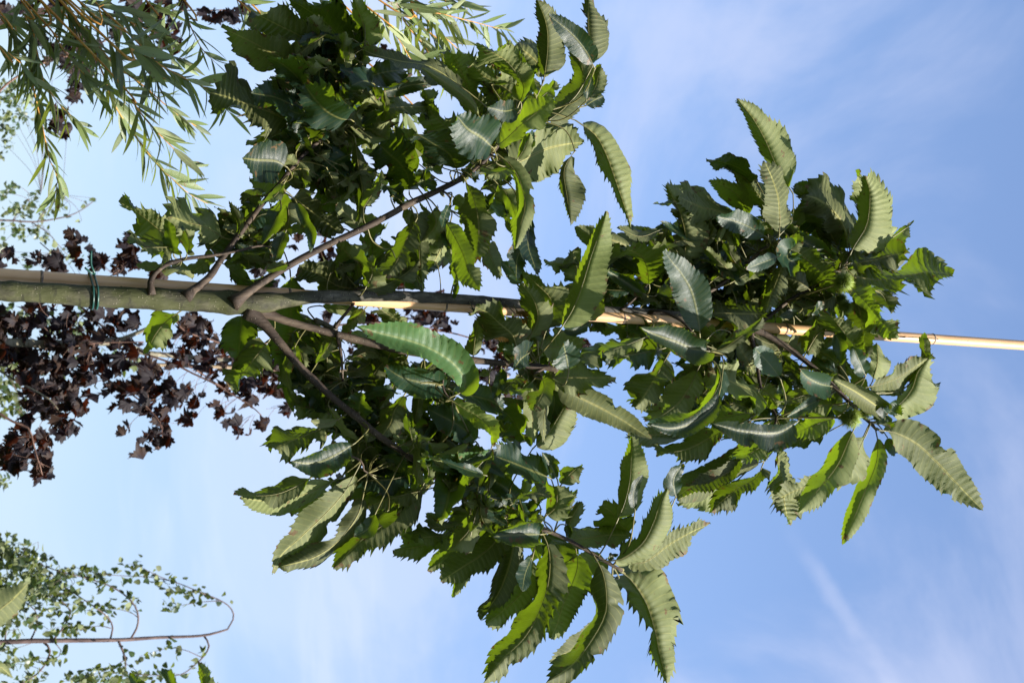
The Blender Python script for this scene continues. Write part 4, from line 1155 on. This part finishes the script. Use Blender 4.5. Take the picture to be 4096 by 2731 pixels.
birch('young birch with its bare bent leader and arching twigs at the lower left', 8.5,
  q_((0,1242),(450,1227),(950,1221),(1250,1203),(1620,1187),(1820,1137)),
  [(q_((1820,1137),(1870,1040),(1840,960),(1750,900),(1600,840),(1400,760),(1200,720),(1000,710),(780,690),(600,640)), 7, 2.2),
   (q_((1045,1215),(1100,1110),(1100,1000),(1040,900),(900,800),(700,730),(500,680),(350,630),(200,560),(0,530)), 9, 4),
   (q_((880,1222),(902,1120),(860,1040),(760,960),(640,880),(520,800),(380,720),(200,650)), 8, 4),
   (q_((250,1212),(290,1120),(290,1000),(180,900),(60,800)), 8, 4), (q_((430,1218),(520,1100),(560,980),(400,860),(200,800)), 8, 4),
   (q_((350,1240),(400,1300),(370,1400),(300,1490),(180,1568),(60,1600)), 11, 2), (q_((950,1237),(990,1330),(1005,1430),(980,1510),(900,1600)), 11, 1.5),
   (q_((1630,1187),(1672,1260),(1640,1340),(1560,1420),(1440,1500),(1250,1502),(1060,1500)), 9, 1.6),
   (q_((1760,908),(1600,920),(1480,940),(1350,955)), 4, 3), (q_((1610,1360),(1500,1310),(1380,1285),(1250,1310),(1110,1355)), 4, 2.2),
   (q_((1100,1040),(1040,1000),(920,975),(830,990)), 4, 3), (q_((1360,750),(1200,680),(1080,615),(990,625)), 4, 2.5), (q_((1600,845),(1500,830),(1400,800),(1330,815)), 3, 4),
   (q_((890,1130),(800,1110),(680,1130),(560,1160)), 4, 3), (q_((40,1240),(50,1100),(20,1000)), 7, 2), (q_((430,1235),(490,1320),(400,1400),(300,1380)), 5, 2.5), (q_((1000,1380),(900,1440),(800,1480),(640,1540)), 4, 4)],
  [('Q',60,470,110,90,44),('Q',200,560,120,90,40),('Q',60,640,110,90,44),('Q',240,700,130,80,40),('Q',80,800,110,80,38),('Q',300,800,140,70,40),('Q',480,740,100,80,26),('Q',450,860,120,80,34),('Q',240,900,130,80,34),('Q',80,960,100,80,24),('Q',420,960,120,80,26),('Q',600,930,80,60,14),('Q',700,700,110,50,16),
   ('Q',180,1060,130,80,24),('Q',60,1150,90,60,14),('Q',420,1130,90,60,14),('Q',600,1130,80,50,12),('Q',760,960,60,60,7),('Q',60,1300,100,60,16),('Q',220,1380,130,60,22),('Q',60,1430,100,60,20),('Q',640,1530,150,60,34),('Q',820,1500,120,60,28),('Q',980,1540,120,40,20),('Q',1120,1530,80,40,12),('Q',1320,1500,60,40,12),('Q',250,1540,120,50,18),('Q',360,560,60,60,8),('Q',260,460,50,70,6)],
  .040, 21, 22)
birch('slender birch whose thin top shoot leans right above the trunk at far left', 10.5,
  [src('O', *p) for p in ((0,462),(150,470),(300,474),(450,450),(560,425),(660,375),(760,300))],
  [([src('O', *p) for p in ((250,476),(380,560),(460,650),(560,760),(620,800))], 5, 1.0), ([src('O', *p) for p in ((100,468),(160,380),(230,300),(330,240))], 5, 1.5), ([src('O', *p) for p in ((300,474),(350,400),(420,330),(500,260))], 5, 1.0)],
  [('N',110,700,150,60,34),('N',60,800,110,60,28),('N',180,830,110,50,18),('N',80,920,110,60,26),('N',60,1010,90,60,20),('N',200,960,90,60,14),('N',80,1100,60,80,14),('N',30,1200,40,60,8),('N',250,760,60,60,8),('N',420,120,100,60,16),('N',350,200,70,50,8),
   ('O',100,200,60,40,16),('O',40,260,50,40,12),('O',130,350,40,30,9),('O',70,390,60,40,12),('O',250,300,60,50,18),('O',230,400,50,60,16),('O',340,410,50,50,16),('O',160,540,70,60,20),('O',290,540,60,50,16),('O',350,600,50,40,12),('O',510,240,25,50,9),('O',480,340,50,30,10),('O',690,345,20,20,4),('O',755,300,20,20,4),('O',530,430,20,15,3),('O',430,405,20,12,3),('O',640,470,15,12,2),('O',190,600,30,20,4),('O',30,520,20,20,4),('O',20,640,30,60,7)],
  .038, 22, 8)
birch('bright green birch glimpsed between the dark purple maple leaves', 9.5,
  [src('P', *p) for p in ((-40,420),(0,418),(200,408),(500,390),(900,370),(1250,360))],
  [([src('P', *p) for p in ((0,418),(120,600),(160,750),(120,900))], 6, 1.5), ([src('P', *p) for p in ((300,404),(420,200),(600,100),(700,0))], 5, 2)],
  [('P',60,40,80,90,16),('P',200,60,80,100,20),('P',380,60,80,100,14),('P',640,140,90,60,20),('P',640,200,60,60,8),('P',60,200,80,70,10),('P',120,430,110,90,26),('P',60,560,90,80,20),('P',60,660,100,70,22),('P',150,760,80,60,14),('P',50,780,70,50,10),('P',430,480,90,80,12),('P',600,360,60,60,7),('P',1000,420,120,40,10),('P',30,1350,50,40,10),('P',860,300,80,60,6),
   ('O',450,700,30,25,2),('O',540,760,30,25,2),('O',210,760,30,20,2),('O',260,830,60,20,4),('O',40,700,40,30,4),('P',1150,400,100,40,8),('P',700,560,80,60,7)],
  .050, 23, 9)

# ------------------------------------------------------------------ neighbour's leaves close to the lens, lower left
nbase = Vector((.86, 2.25, 0)); nb_t = thing('chestnut_sapling', nbase, 'low neighbouring sapling of which only a few leaf tips enter along the lower left edge', 'tree')
mb = MB(); tube(mb, [nbase, nbase + Vector((0, 0, .8)), nbase + Vector((-.02, .0, 1.5)), nbase + Vector((-.04, .02, 1.72))], [.016, .013, .010, .006], 12, .02, .06, seed=8)
mb.build('trunk', [M_LIMB], nb_t)
for j, (pts_, wd, md, Y, mt) in enumerate((([(-330,1180),(-150,1070),(0,975),(130,870),(228,765)], 230, 'U', 2.1, M_LEAF), ([(-260,1640),(-120,1480),(0,1440),(108,1528)], 100, 'U', 2.1, M_LEAF),
      ([(1690,1760),(1660,1620),(1630,1500),(1578,1385)], 150, 'u', 2.3, M_YOUNG_BACKLIT), ([(1260,1760),(1180,1640),(1090,1560),(1035,1488)], 90, 't', 2.3, M_LEAF), ([(1420,1740),(1380,1600),(1350,1520),(1330,1450)], 90, 't', 2.3, M_LEAF))):
    mb = MB(); P = [at(*src('Q', x, y), Y + .02 * i) for i, (x, y) in enumerate(pts_)]
    add_leaf(mb, P, wd / 2 * mpp(Y, 0) * 1.1, .5, md, seed=900 + j, N=12)
    c = nbase + Vector((-.03, .01, min(1.7, max(1.2, P[0].z - .1)))); tube(mb, [c, (c + P[0]) / 2 + Vector((0, 0, .03)), P[0]], [.003, .002, .0015], 6, .02, mi=1)
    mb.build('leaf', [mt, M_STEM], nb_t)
